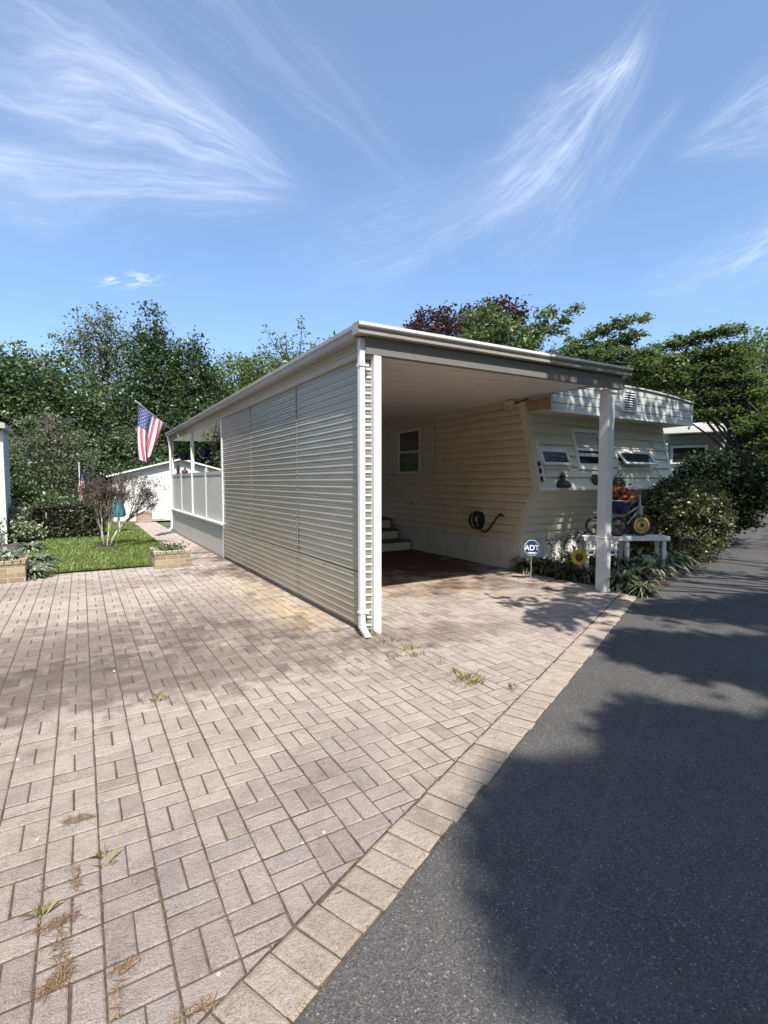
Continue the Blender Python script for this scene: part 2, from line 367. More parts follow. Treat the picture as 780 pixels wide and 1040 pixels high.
def limbs(mb, base, top, r, targets, fork=.55, rt=.012):
    base, top = Vector(base), Vector(top); n = 6; pts = []
    for i in range(n+1):
        t = i/n; p = base.lerp(top, t); k = r*1.2*math.sin(t*PI)
        pts.append(p + Vector((random.uniform(-k, k), random.uniform(-k, k), 0)))
    mb.tube(pts, [r*(1.35 if i == 0 else 1-.62*i/n) for i in range(n+1)], 9)
    for q in targets:
        q = Vector(q); h = random.uniform(fork*.6, 1.); i = min(int(h*n), n-1); s = pts[i].lerp(pts[i+1], h*n-i)
        L = (q-s).length; mid = s.lerp(q, .5) + Vector((random.uniform(-.1, .1)*L, random.uniform(-.1, .1)*L, .08*L))
        r0 = min(r*.42, .03+.012*L); mb.tube([s, s.lerp(mid, .5), mid, mid.lerp(q, .55)+Vector((0, 0, .02*L)), q], [r0, r0*.8, r0*.6, r0*.4, rt], 5)
def tree(name, label, cat, base, top, r, blobs, nclump, per, cr, lsize, lm, group=None, bark='bark', nl=16, shell=.55, up=.6, aspect=.55, extra=None):
    t = thing(name, Vector(base), label, cat, group)
    P, c = blob_points(blobs, nclump, per, cr, shell)
    if extra is not None: P = np.concatenate([P, extra])
    ix = RNG.choice(len(c), min(nl, len(c)), replace=False)
    mb = MB(); limbs(mb, base, top, r, [c[i] for i in ix]); mb.build('trunk', M[bark], t, True)
    leaves('crown', P, lsize, M[lm], t, up=up, aspect=aspect)
    return t
def structure(o): o['kind'] = 'structure'; return o
def sheet(name, poly, z, m, kind='structure'):
    mb = MB(); mb.add([(x, y, z) for x, y in poly], [tuple(range(len(poly)))])
    return tag(mb.build(name, m), kind=kind)

# ------------------------------------------------------------------ ground
sheet('ground', [(-400, -400), (400, -400), (400, 400), (-400, 400)], -.075, M['ground'])
RD = Vector((.911, .412, 0)); RN = Vector((-.412, .911, 0)); C_OUT, C_IN = .96, 1.18
def roadedge(x): return (C_OUT + .412*x)/.911
left_edge = [(-60, roadedge(-60)), (6.33, roadedge(6.35)), (6.5, 4.3), (8.48, 4.9), (9.86, 5.3), (13.7, 6.6), (28.7, 12.4), (56, 23.3), (120, 49.5)]
right_edge = [(122, 44.2), (28, 5.0), (14, -.6), (5.5, -3.6), (-58, -31.2)]
sheet('road', left_edge+right_edge, -.010, M['asphalt'])
# bedding sand under the pavers
sheet('driveway_bed', [(-6, roadedge(-6)), (6.36, roadedge(6.36)), (6.36, 10.3), (2.4, 10.3), (2.4, 21), (1.6, 21), (1.6, 9.85), (-6, 9.85)], -.0052, M['joint'])
MOD = .187
def brick_verts(x0, x1, y0, y1, dz, tx, ty, g=.0038, bv=.0065):
    x0 += g; x1 -= g; y0 += g; y1 -= g; cx, cy = (x0+x1)/2, (y0+y1)/2
    j = lambda: random.uniform(-.0018, .0018)
    out = [(x0+j(), y0+j()), (x1+j(), y0+j()), (x1+j(), y1+j()), (x0+j(), y1+j())]
    inn = [(x0+bv, y0+bv), (x1-bv, y0+bv), (x1-bv, y1-bv), (x0+bv, y1-bv)]
    zz = lambda x, y: dz+(x-cx)*tx+(y-cy)*ty
    return [(x, y, -.012) for x, y in out]+[(x, y, zz(x, y)-.004) for x, y in out]+[(x, y, zz(x, y)) for x, y in inn]
BF = [(0, 1, 5, 4), (1, 2, 6, 5), (2, 3, 7, 6), (3, 0, 4, 7), (4, 5, 9, 8), (5, 6, 10, 9), (6, 7, 11, 10), (7, 4, 8, 11), (8, 9, 10, 11)]
def paver_mesh(name, rects, mtl, clip=None, frame=None, bv=.0065):
    V = []; Fc = []; rv = []
    for (x0, x1, y0, y1) in rects:
        k = len(V); vs = brick_verts(x0, x1, y0, y1, random.uniform(-.0018, .0018), random.uniform(-.014, .014), random.uniform(-.014, .014), bv=bv)
        if frame: vs = [tuple(frame(*v)) for v in vs]
        V += vs; Fc += [tuple(i+k for i in f) for f in BF]; rv += [random.random()]*9
    me = bpy.data.meshes.new(name); me.from_pydata(V, [], Fc)
    a = me.attributes.new('rnd', 'FLOAT', 'FACE'); a.data.foreach_set('value', rv)
    if clip:
        bm = bmesh.new(); bm.from_mesh(me)
        bmesh.ops.bisect_plane(bm, geom=bm.verts[:]+bm.edges[:]+bm.faces[:], plane_co=clip[0], plane_no=clip[1], clear_inner=True)
        bm.to_mesh(me); bm.free()
    finish(me, mtl); return tag(link(name, me), kind='structure')
rects = []
X0 = .018-MOD*26
for i in range(60):
    for j in range(-14, 56):
        x, y = X0+i*MOD, .04+j*MOD
        if x > 6.33 or x+MOD < -4.9 or -.412*(x)+.911*(y+MOD) < 1.16: continue
        if y+MOD > 9.9 and x < 1.6: continue
        if y+MOD > 10.4: continue
        h = MOD/2
        if (i+j) % 2: rects += [(x, x+h, y, y+MOD), (x+h, x+MOD, y, y+MOD)]
        else: rects += [(x, x+MOD, y, y+h), (x, x+MOD, y+h, y+MOD)]
pco = RN*(C_IN+.004)
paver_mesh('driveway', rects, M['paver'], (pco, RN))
rects = []
for i in range(4):
    for j in range(54):
        x, y = 1.62+i*MOD, 10.45+j*MOD
        h = MOD/2
        if (i+j) % 2: rects += [(x, x+h, y, y+MOD), (x+h, x+MOD, y, y+MOD)]
        else: rects += [(x, x+MOD, y, y+h), (x, x+MOD, y+h, y+MOD)]
paver_mesh('path', rects, M['paver'])
rects = []; s = -9.
while s < 7.33:
    w = .113; rects.append((s, s+w, C_OUT+.004+random.uniform(-.008, .006), C_IN+random.uniform(-.003, .003))); s += w
paver_mesh('border_course', rects, M['edge_paver'], None, lambda x, y, z: RD*x+RN*y+Vector((0, 0, z*1.4+.002)), .012)
# lawn, beds
lawn_poly = [(-1.0, 9.93), (1.6, 9.93), (1.6, 24), (-1.2, 24)]
sheet('lawn', lawn_poly, .004, M['turf'])
N = 42000
P = np.stack([RNG.uniform(-1.0, 1.62, N), 9.92+14*RNG.random(N)**1.5, np.zeros(N)], 1)
def blades(name, P, h, w, m, lean=.35, parent=None):
    N = len(P); a = RNG.uniform(0, 2*PI, N); d = np.stack([np.cos(a), np.sin(a), np.zeros(N)], 1); sd = np.stack([-np.sin(a), np.cos(a), np.zeros(N)], 1)
    H = h*(.5+RNG.random((N, 1))); W = w*(.7+.6*RNG.random((N, 1)))
    ln = lean*H*RNG.random((N, 1))
    V = np.stack([P-sd*W/2, P+sd*W/2, P+d*ln*.4+np.array([0, 0, 1])*H*.6+sd*W*.4, P+d*ln+np.array([0, 0, 1])*H], 1).reshape(-1, 3)
    return fastmesh(name, V, np.arange(N*4).reshape(-1, 4), m, parent, RNG.random(N))
tag(blades('grass', P, .042, .012, M['grass'], .9), kind='stuff')
sheet('garden_bed', [(-6, 9.9), (-1.0, 9.9), (-1.2, 24), (-6, 24)], -.0, M['soil'])
sheet('front_bed', [(6.37, 4.05), (6.6, 3.86), (8.4, 4.44), (9.8, 4.82), (13.6, 6.12), (13.6, 9), (10.3, 9), (10.3, 6.2), (6.37, 6.2)], .006, M['soil'])

# ------------------------------------------------------------------ needles and weeds on the pavers
def litter(poly_pts, n, spread, L=.05):
    k = RNG.integers(0, len(poly_pts), n); c = np.array(poly_pts, float)[k]
    P = np.zeros((n, 3)); P[:, :2] = c + RNG.normal(size=(n, 2))*spread; P[:, 2] = .003+.006*RNG.random(n)
    a = RNG.uniform(0, PI, n); d = np.stack([np.cos(a), np.sin(a), RNG.normal(0, .12, n)], 1); sd = np.stack([-np.sin(a), np.cos(a), np.zeros(n)], 1)
    l = L*(.5+RNG.random((n, 1))); w = .0008
    V = np.stack([P-d*l/2-sd*w, P-d*l/2+sd*w, P+d*l/2+sd*w, P+d*l/2-sd*w], 1).reshape(-1, 3)
    return V
def line(a, b, n):
    return [(a[0]+(b[0]-a[0])*t/(n-1), a[1]+(b[1]-a[1])*t/(n-1)) for t in range(n)]
pts = []
for a, b in (((40, 945), (75, 930)), ((60, 940), (62, 1000)), ((45, 1010), (70, 985))): 
    A, B = gr(*a), gr(*b); pts += line(A[:2], B[:2], 8)
Vs = [litter(pts, 260, .013, .045)]
pts = []
for a, b in (((122, 985), (118, 1035)), ((115, 990), (135, 978)), ((180, 1036), (215, 1020)), ((75, 880), (78, 905))):
    A, B = gr(*a), gr(*b); pts += line(A[:2], B[:2], 8)
Vs.append(litter(pts, 190, .010, .035))
A, B = gr(68, 835), gr(90, 830); Vs.append(litter(line(A[:2], B[:2], 5), 90, .015, .04))
jl = []                                                     # thin trails caught in the joints near the camera
for i in range(-6, 22):
    x = .018+MOD*i
    jl += [(x, y) for y in np.arange(1.3, 4.5, .03) if RNG.random() < .35]
Vs.append(litter(jl, 700, .003, .025))
for c, n, sp in ((gr(380, 655), 160, .09), (gr(345, 640), 120, .10), (gr(330, 615), 120, .14), (gr(560, 600), 100, .3)):
    Vs.append(litter([tuple(c[:2])], n, sp, .03))
Vs.append(litter([(random.uniform(-1.5, 6), random.uniform(1.5, 9)) for k in range(160)], 420, .02, .03))
ed = [(C_OUT*RN + RD*sx_)[:2] for sx_ in np.arange(.6, 7.2, .02)]
Vs.append(litter([tuple(q) for q in ed], 260, .02, .022)); Vs.append(litter([(7+1.2*random.random(), 3.9+.4*random.random()) for k in range(40)], 160, .2, .03))
V = np.concatenate(Vs); nq = len(V)//4
tag(fastmesh('pine_needles', V, np.arange(nq*4).reshape(-1, 4), M['needles'], None, RNG.random(nq)), kind='stuff')
P = []
for (px, py, n, sp) in ((470, 690, 60, .05), (482, 694, 50, .05), (462, 684, 25, .03), (415, 660, 45, .05), (424, 666, 30, .04), (400, 652, 20, .05), (380, 645, 30, .05), (108, 880, 8, .01), (105, 870, 8, .01),
                        (43, 930, 14, .006), (162, 712, 25, .04), (400, 668, 15, .05), (520, 700, 14, .03), (445, 675, 15, .04)):
    c = gr(px, py)
    for k in range(n): P.append((c.x+random.gauss(0, sp), c.y+random.gauss(0, sp*.35), -.004))
tag(blades('weeds', np.array(P), .05, .006, M['weed'], 1.3), kind='stuff')
# small pale pebbles
mb = MB()
for px, py in ((38, 853), (222, 990), (307, 857), (329, 846), (18, 772), (116, 682)):
    c = gr(px, py); r = random.uniform(.006, .010)
    mb.lathe(c+Vector((0, 0, .001)), [(r*.7, 0), (r, r*.3), (r*.6, r*.7), (.001, r*.8)], 7)
tag(mb.build('pebbles', M['sign_white'], None, True), kind='stuff')

# ------------------------------------------------------------------ carport
WX = 2.40; YF = 4.25; YB = 16.65
def ztop(x): return 2.985 + (x-2.2)*.008
cp = thing('carport', (4.4, 10.4, 0), 'long beige metal carport awning with a corrugated side wall attached to the mobile home', 'carport')
# roof deck and underside (pans run across)
mb = MB(); mb.box(2.27, 6.42, YF+.06, YB, 2.93, 2.985); mb.build('roof', M['roofing'], cp)
mb = MB(); y = YF+.10
while y < YB-.02:
    w = .30; a, b = y, min(y+w, YB)
    for (u0, u1, dz) in ((a, b-.02, 0), (b-.02, b, .018)):
        mb.add([(2.42, u0, 2.765+dz), (6.34, u0, 2.905+dz), (6.34, u1, 2.905+dz), (2.42, u1, 2.765+dz)], [(0, 1, 2, 3)])
    for (u, d0, d1) in ((b-.02, 0, .018), (b, .018, 0)):
        mb.add([(2.42, u, 2.765+d0), (6.34, u, 2.905+d0), (6.34, u, 2.905+d1), (2.42, u, 2.765+d1)], [(0, 1, 2, 3)])
    m2 = (a+b)/2-.01
    mb.box(2.43, 6.33, m2-.003, m2+.003, 2.763, 2.764) if False else None
    y += w
mb.build('ceiling', M['ceiling'], cp)
# front fascia: extruded profile with a projecting lip, a bead and a recessed beam
def zs(x): return (x-2.25)*.012
prof = [(-.075, 2.90), (-.075, 2.925), (-.055, 2.935), (-.055, 2.955), (-.085, 2.965), (-.085, 2.995), (-.06, 3.005), (.06, 3.005), (.06, 2.90)]
XA, XB = 2.245, 6.44
mb = MB(); mb.add([(XA, YF+p[0], p[1]) for p in prof]+[(XB, YF+p[0], p[1]+zs(XB)) for p in prof],
                  [(i, (i+1) % 9, 9+(i+1) % 9, 9+i) for i in range(9)]+[tuple(range(8, -1, -1)), tuple(range(9, 18))])
mb.build('fascia', M['gutter'], cp)
mb = MB(); mb.add([(XA-.002, YF-.088, 2.972), (XB+.002, YF-.088, 2.972+zs(XB)), (XB+.002, YF-.088, 2.998+zs(XB)), (XA-.002, YF-.088, 2.998), (XA-.002, YF-.05, 3.012), (XB+.002, YF-.05, 3.012+zs(XB))], [(0, 1, 2, 3), (3, 2, 5, 4)])
mb.build('fascia_lip', M['white'], cp)
mb = MB(); mb.add([(2.36, YF+.0, 2.735), (6.40, YF+.0, 2.775), (6.40, YF+.07, 2.775), (2.36, YF+.07, 2.735), (2.36, YF+.0, 2.897), (6.40, YF+.0, 2.925), (6.40, YF+.07, 2.925), (2.36, YF+.07, 2.897)],
                  [(3, 2, 1, 0), (4, 5, 6, 7), (0, 1, 5, 4), (1, 2, 6, 5), (2, 3, 7, 6), (3, 0, 4, 7)])
mb.build('front_beam', M['fascia'], cp, bevel=.004)
# gutter along the left eave
gp = [(2.36, 2.885), (2.275, 2.885), (2.262, 2.90), (2.262, 2.945), (2.247, 2.96), (2.247, 2.997), (2.262, 3.0), (2.262, 2.97), (2.30, 2.97), (2.36, 2.99)]
n = len(gp)
mb = MB(); mb.add([(p[0], YF+.062, p[1]) for p in gp]+[(p[0], YB+.1, p[1]) for p in gp],
                  [(i, (i+1) % n, n+(i+1) % n, n+i) for i in range(n)]+[tuple(range(n-1, -1, -1)), tuple(range(n, 2*n))])
mb.build('gutter', M['gutter'], cp)
# frieze under the gutter, slightly stepped
mb = MB(); mb.box(2.365, 2.405, YF+.075, YB, 2.735, 2.884); mb.box(2.352, 2.3645, YF+.075, YB, 2.80, 2.815); mb.build('frieze', M['frieze'], cp)
# corrugated wall sheets
def corr(y0, y1, z0, z1, x, amp=.010, pitch=.0765, sag=0.):
    mb = MB(); nz = int((z1-z0)/pitch*16); vs = []; ny = 16
    ph = random.uniform(0, .4)
    for j in range(ny+1):
        y = y0+(y1-y0)*j/ny
        for i in range(nz+1):
            z = z0+(z1-z0)*i/nz
            w = .0030*math.sin(y*1.7+z*1.1+ph*9)+.0016*math.sin(y*4.1+z*2.3)+.0022*math.sin(z*4.1+y*.9)+.0007*math.sin(y*8+int(z/pitch)*2.4)
            vs.append((x+-amp*(abs(math.cos(PI*z/pitch))**7+.45*abs(math.sin(PI*z/pitch))**7)+w, y, z-sag*math.sin(PI*j/ny)))
    fs = [(j*(nz+1)+i, (j+1)*(nz+1)+i, (j+1)*(nz+1)+i+1, j*(nz+1)+i+1) for j in range(ny) for i in range(nz)]
    return mb.add(vs, fs)
for k, (y0, y1) in enumerate(((4.40, 6.16), (6.13, 8.19), (8.16, 10.06))):
    corr(y0, y1, .54, 2.75, WX-.002*k).build('wall_sheet', M['alu_wall'], cp, True)
    corr(y0, y1, .045, .60, WX-.012-.002*k).build('lower_wall_sheet', M['alu_low'], cp, True)
for yy in (6.145, 8.175):
    mb = MB(); mb.box(WX-.0155, WX-.006, yy-.010, yy-.006, .05, 2.74); mb.build('seam_strip', M['fascia'], cp)
mb = MB(); mb.lathe((0, 0, 0), [(.009, 0), (.009, .004), (.004, .007)], 6, axis=(-1, 0, 0)); screw = mb.build('screw', M['iron'], cp)
sp_ = [(WX-.012, yy+random.uniform(-.006, .006), z) for yy in (6.145, 8.175, 10.04) for z in np.arange(.12, 2.7, .135)]+[(WX-.024, yy, .565) for yy in np.arange(4.55, 10, .36)]
for k, q in enumerate(sp_):
    o = screw
    if k: o = screw.copy(); COL.objects.link(o); o.parent = cp; o.matrix_parent_inverse = screw.matrix_parent_inverse.copy()
    o.location = q
mb = MB(); mb.box(WX-.02, WX+.04, YF+.1, 10.05, -.004, .05); mb.build('sill', M['iron'], cp)
# corner assembly: post, corrugated return, downspout
mb = MB(); mb.box(2.452, 2.535, YF, YF+.085, -.004, 2.733); mb.build('corner_post', M['white'], cp, bevel=.006)
mb = MB(); nz = 560; vs = []
for i in range(nz+1):
    z = .03+2.67*i/nz; d = -.012*(abs(math.cos(PI*z/.0765))**7+.3*abs(math.sin(PI*z/.0765))**7)
    vs += [(2.362, YF+.105+d, z), (2.4525, YF+.07+d, z)]
mb.add(vs, [(2*i, 2*i+1, 2*i+3, 2*i+2) for i in range(nz)]); mb.build('return_sheet', M['alu_wall'], cp, True)
mb = MB(); dsx0, dsx1 = 2.308, 2.364
mb.box(dsx0, dsx1, YF+.02, YF+.075, .11, 2.884)
mb.prism([(dsx0, YF+.075, .12), (dsx0, YF+.02, .10), (dsx0, YF-.10, .02), (dsx0, YF-.085, -.002+.02), (dsx0, YF-.06, .0), (dsx0, YF+.075, .075)], (dsx1-dsx0, 0, 0))
mb.build('downspout', M['white'], cp, bevel=.006)
for z in (2.62, .22):
    mb = MB(); mb.box(dsx0-.006, 2.40, YF+.012, YF+.08, z, z+.022); mb.build('bracket', M['white'], cp)
# right support post
c = Vector((6.185, 4.36, 0))
mb = MB(); mb.box(c.x-.068, c.x+.068, c.y-.068, c.y+.068, -.004, 2.765); mb.box(c.x-.072, c.x+.072, c.y-.072, c.y+.072, .735, .752); mb.box(c.x-.09, c.x+.09, c.y-.09, c.y+.09, 2.72, 2.766)
mb.build('support_post', M['white'], cp, bevel=.005)
# rear downspout
mb = MB(); y = 16.45
mb.tube([(2.30, y, 2.88), (2.33, y-.02, 2.7), (2.345, y-.03, 2.5), (2.345, y-.03, .22), (2.335, y-.05, .1), (2.23, y-.14, .03)], .035, 8); mb.build('rear_downspout', M['white'], cp, True)

# ------------------------------------------------------------------ porch
po = thing('porch', (4.3, 13.4, 0), 'raised porch under the awning with white privacy railing panels and plain lower skirting', 'porch')
mb = MB(); mb.box(2.44, 6.3, 10.35, 16.5, .60, .67); mb.box(2.44, 6.3, 10.30, 10.345, 0, .67); mb.build('deck', M['step_tread'], po)
mb = MB(); mb.box(2.40, 2.435, 10.2, 16.55, .0, .655); mb.build('skirt_panel', M['porch_panel'], po)
mb = MB(); mb.box(2.33, 2.45, 10.06, 16.6, .66, .70); mb.box(2.385, 2.44, 10.07, 10.195, 0, .655); mb.build('ledge', M['white'], po, bevel=.005)
ys = [10.12, 11.72, 13.3, 14.9, 16.5]
for a, b in zip(ys[:-1], ys[1:]):
    mb = MB(); y = a+.045
    while y < b-.05:
        mb.box(2.405, 2.425, y, y+.078, .705, 1.715); y += .092
    mb.box(2.395, 2.435, a+.045, b-.045, 1.66, 1.735); mb.build('rail_panel', M['porch_panel'], po)
for y in (10.12, 13.3, 16.5):
    mb = MB(); mb.box(2.375, 2.455, y-.04, y+.04, .705, 2.734); mb.build('porch_post', M['white'], po, bevel=.004)
for y in (11.72, 14.9):
    mb = MB(); mb.box(2.375, 2.455, y-.04, y+.04, .705, 1.76); mb.lathe((2.415, y, 1.762), [(.045, 0), (.05, .01), (.02, .03), (.03, .05), (.001, .08)], 10); mb.build('newel_post', M['porch_panel'], po)
# far end rail
mb = MB(); mb.box(2.5, 6.3, 16.5, 16.53, .68, 1.72); mb.build('end_rail', M['porch_panel'], po)

# steps
st = thing('porch_steps', (5.8, 9.6, 0), 'three dark steps with pale risers climbing to the porch inside the carport', 'steps')
for k, (y0, h) in enumerate(((9.25, .21), (9.72, .42), (10.02, .645))):
    mb = MB(); mb.box(5.05, 6.27-.02*k, y0+.03, 10.29, h-.21 if k else 0, h-.035); mb.build('riser', M['white'], st)
    mb = MB(); mb.box(5.02, 6.29-.02*k, y0, 10.29, h-.034, h); mb.build('tread', M['step_tread'], st, bevel=.006)
hr = thing('handrail', (6.30, 9.8, 1.2), 'white sloping wall handrail beside the porch steps', 'handrail')
mb = MB(); mb.tube([(6.28, 10.9, 1.80), (6.28, 9.22, 1.06)], .022, 8); mb.build('rail', M['white'], hr, True)
for y, z in ((9.3, 1.07), (10.3, 1.50)):
    mb = MB(); mb.tube([(6.345, y, z-.04), (6.29, y, z-.03), (6.28, y, z+.01)], .012, 6); mb.build('bracket', M['black'], hr)

# ------------------------------------------------------------------ mobile home
mh = thing('mobile_home', (8.3, 11, 0), 'tan and cream mobile home with a slanted front wall and a white roof band', 'mobile home')
HX0, HX1, HYB = 6.35, 10.22, 17.5
PR = [(.53, 6.05), (.62, 6.045), (.80, 6.0), (1.05, 5.88), (1.40, 5.66), (2.93, 6.045)]
def prof_y(z):
    for (z0, y0), (z1, y1) in zip(PR[:-1], PR[1:]):
        if z <= z1: return y0+(y1-y0)*(z-z0)/(z1-z0)
    return PR[-1][1]
mb = MB(); z = .53; p = .1334
while z < 2.93-1e-6:
    z1 = min(z+p, 2.93); d = .036
    zm = z+.010
    mb.add([(HX0-d, prof_y(z), z), (HX0-d, HYB, z), (HX0-d*.97, HYB, zm), (HX0-d*.97, prof_y(zm), zm), (HX0, HYB, z1), (HX0, prof_y(z1), z1), (HX0, HYB, z), (HX0, prof_y(z), z)],
           [(0, 1, 2, 3), (3, 2, 4, 5)])
    mb.add([(HX0-d, prof_y(z), z), (HX0-d, HYB, z), (HX0-d, HYB, z-.02), (HX0-d, prof_y(z), z-.02), (HX0-d+.004, HYB, z-.02), (HX0-d+.004, prof_y(z), z-.02)], [(0, 1, 2, 3), (3, 2, 4, 5)])
    z = z1
mb.build('side_wall', M['siding'], mh)
# core behind the siding so the shell is solid
core = [(z, y+.02) for z, y in PR]
mb = MB(); mb.prism([(HX0+.02, 6.1, .45)]+[(HX0+.02, y, z) for z, y in core]+[(HX0+.02, HYB, 2.93), (HX0+.02, HYB, .45)], (HX1-HX0-.04, 0, 0)); mb.build('shell', M['siding_front'], mh)
# front wall siding (upper slanted part, lower swept part)
def front_row(mb, za, zb, d=.028):
    ya, yb = prof_y(za), prof_y(zb); t = Vector((0, yb-ya, zb-za)).normalized(); nrm = Vector((0, -t.z, t.y))
    A = Vector((0, ya, za)); B = Vector((0, yb, zb)); A1 = A+nrm*d; A2 = A+nrm*d*.9+t*.012
    L, R = Vector((HX0+.03, 0, 0)), Vector((HX1-.03, 0, 0))
    mb.add([A+L, A+R, A1+R, A1+L, A2+R, A2+L, B+R, B+L], [(0, 1, 2, 3), (3, 2, 4, 5), (5, 4, 6, 7)])
    A3 = A1-t*.014; A4 = A3-nrm*.005; mb.add([A1+L, A1+R, A3+R, A3+L, A4+R, A4+L], [(0, 1, 2, 3), (3, 2, 4, 5)])
mb = MB(); zz = np.linspace(1.42, 2.70, 8)
for a, b in zip(zz[:-1], zz[1:]): front_row(mb, a, b)
mb.build('front_wall', M['siding_front'], mh)
mb = MB(); zz = np.linspace(.55, 1.37, 7)
for a, b in zip(zz[:-1], zz[1:]): front_row(mb, a, b)
mb.build('lower_front_wall', M['siding_front'], mh)
mb = MB(); mb.box(HX0-.015, HX1+.015, 5.605, 5.70, 1.372, 1.418); mb.build('ledge_trim', M['white'], mh, bevel=.006)
# corner trims follow the swept profile
def ctrim(x0, x1, mtl, w=.11, o=.022):
    prf = [(z, y-.008) for z, y in PR]
    outer = [(y-o, z) for z, y in prf]; inner = [(y+w, z) for z, y in prf]
    mb = MB(); vs = []
    for (yo, zo), (yi, zi) in zip(outer, inner): vs += [(x0, yo, zo), (x0, yi, zi), (x1, yo, zo), (x1, yi, zi)]
    fs = []
    for i in range(len(prf)-1):
        a = 4*i; b = a+4
        fs += [(a, a+1, b+1, b), (a+2, b+2, b+3, a+3), (a, b, b+2, a+2), (a+1, a+3, b+3, b+1)]
    fs += [(0, 2, 3, 1), (4*len(prf)-4, 4*len(prf)-3, 4*len(prf)-1, 4*len(prf)-2)]
    return mb.add(vs, fs).build('corner_trim', mtl, mh)
ctrim(HX0-.040, HX0+.06, M['trim']); ctrim(HX1-.06, HX1+.024, M['white'])
# skirt: vertical grooved panels, side and front
mb = MB(); y = 6.075
while y < 10.3:
    mb.box(HX0-.012, HX0+.01, y, y+.062, .0, .505); mb.box(HX0+.004, HX0+.01, y+.062, y+.078, .0, .505); y += .078
mb.box(HX0-.026, HX0+.012, 6.04, 10.3, .506, .535); mb.box(HX0-.022, HX0+.02, 6.03, 6.07, 0, .505); mb.build('skirt', M['skirt'], mh)
mb = MB(); x = HX0+.03
while x < HX1-.05:
    mb.box(x, x+.062, 6.055, 6.08, .0, .505); mb.box(x+.062, x+.078, 6.064, 6.08, .0, .505); x += .078
mb.box(HX0-.02, HX1, 6.03, 6.08, .506, .54); mb.build('front_skirt', M['skirt'], mh)
mb = MB(); mb.box(HX0+.01, HX1-.02, 10.4, HYB, 0, .45); mb.build('rear_skirt', M['skirt'], mh)
# roof band (overhanging visor) with grooved boards and an arched top
BX0, BX1, BY = 6.40, 10.52, 5.52
def bt(x): return 3.19-(.26*((x-8.35)/1.95)**2 if x < 8.35 else .12*((x-8.35)/2.15)**2)
mb = MB(); xs = np.linspace(BX0, BX1, 25); lv = [0, .13, .27, .41, .60]
for k in range(4):
    zb0 = 2.65+lv[k]; vs = []; fs = []
    for x in xs:
        z0, z1 = min(zb0, bt(x)), min(2.65+lv[k+1], bt(x)); vs += [(x, BY-.012, z0), (x, BY-.008, max(z0, z1-.012)), (x, BY+.006, z1)]
    for i in range(24): fs += [(3*i, 3*i+3, 3*i+4, 3*i+1), (3*i+1, 3*i+4, 3*i+5, 3*i+2)]
    mb.add(vs, fs)
poly = [(x, BY+.007, bt(x)-.002) for x in xs]+[(BX1, BY+.007, 2.652), (BX0, BY+.007, 2.652)]
mb.prism(poly, (0, .58, 0)); mb.build('roof_band', M['band'], mh)
mb = MB()
for a, b in zip(xs[:-1], xs[1:]): mb.bar((a-.002, BY+.28, bt(a)+.012), (b+.002, BY+.28, bt(b)+.012), .64, .024)
mb.build('roof_edge', M['band'], mh)
mb = MB(); mb.box(BX0-.012, BX1+.012, BY-.03, BY+.015, 2.632, 2.662); mb.box(BX1, BX1+.014, BY-.02, BY+.58, 2.64, bt(BX1)); mb.build('band_edge', M['white'], mh)
mb = MB(); mb.box(BX0-.035, BX0-.004, BY+.03, 6.35, 2.68, 2.83); mb.box(BX0-.045, BX0-.004, BY-.0, BY+.028, 2.655, 2.86); mb.build('end_board', M['wood'], mh, bevel=.004)
mb = MB(); arc = [(x, 6.1, bt(x)-.02) for x in np.linspace(HX0, HX1+.1, 20)]
mb.prism(arc+[(HX1+.1, 6.1, 2.9), (HX0, 6.1, 2.9)], (0, HYB-6.0, 0)); mb.build('roof', M['roofing'], mh)
# louvred vent on the band
vt = MB(); vx0, vx1, vz0, vz1 = 8.22, 8.62, 2.76, 3.13
vt.box(vx0, vx0+.035, BY-.045, BY-.013, vz0, vz1); vt.box(vx1-.035, vx1, BY-.045, BY-.013, vz0, vz1); vt.box(vx0+.036, vx1-.036, BY-.045, BY-.013, vz0, vz0+.03); vt.box(vx0+.036, vx1-.036, BY-.045, BY-.013, vz1-.03, vz1)
vent = vt.build('vent', M['white'], mh)
mb = MB()
for k in range(7):
    z = vz0+.045+k*.042; mb.add([(vx0+.036, BY-.046, z), (vx1-.036, BY-.046, z), (vx1-.036, BY-.018, z+.028), (vx0+.036, BY-.018, z+.028)], [(0, 1, 2, 3)])
mb.build('louvre', M['white'], vent)
mb = MB(); mb.box(vx0+.036, vx1-.036, BY-.0165, BY-.0135, vz0+.03, vz1-.03); mb.build('vent_backing', M['black'], vent)
# side window with shutters
def win_side(y0, y1, z0, z1):
    fr = MB(); x = HX0-.045
    fr.box(x-.02, x+.02, y0, y0+.05, z0, z1); fr.box(x-.02, x+.02, y1-.05, y1, z0, z1)
    fr.box(x-.02, x+.02, y0+.051, y1-.051, z0, z0+.05); fr.box(x-.02, x+.02, y0+.051, y1-.051, z1-.05, z1); fr.box(x-.012, x+.018, y0+.051, y1-.051, (z0+z1)/2-.02, (z0+z1)/2+.02)
    f = fr.build('window', M['white'], mh, bevel=.003)
    g = MB(); g.box(x, x+.012, y0+.045, y1-.045, z0+.045, z1-.045); g.build('pane', M['glass'], f)
    b = MB(); zt = (z0+z1)/2+.03
    while zt < z1-.06: b.add([(x-.004, y0+.055, zt), (x-.004, y1-.055, zt), (x-.001, y1-.055, zt+.03), (x-.001, y0+.055, zt+.03)], [(0, 1, 2, 3)]); zt += .04
    b.build('blind', M['step_tread'], f)
win_side(8.93, 9.80, 1.69, 2.67)
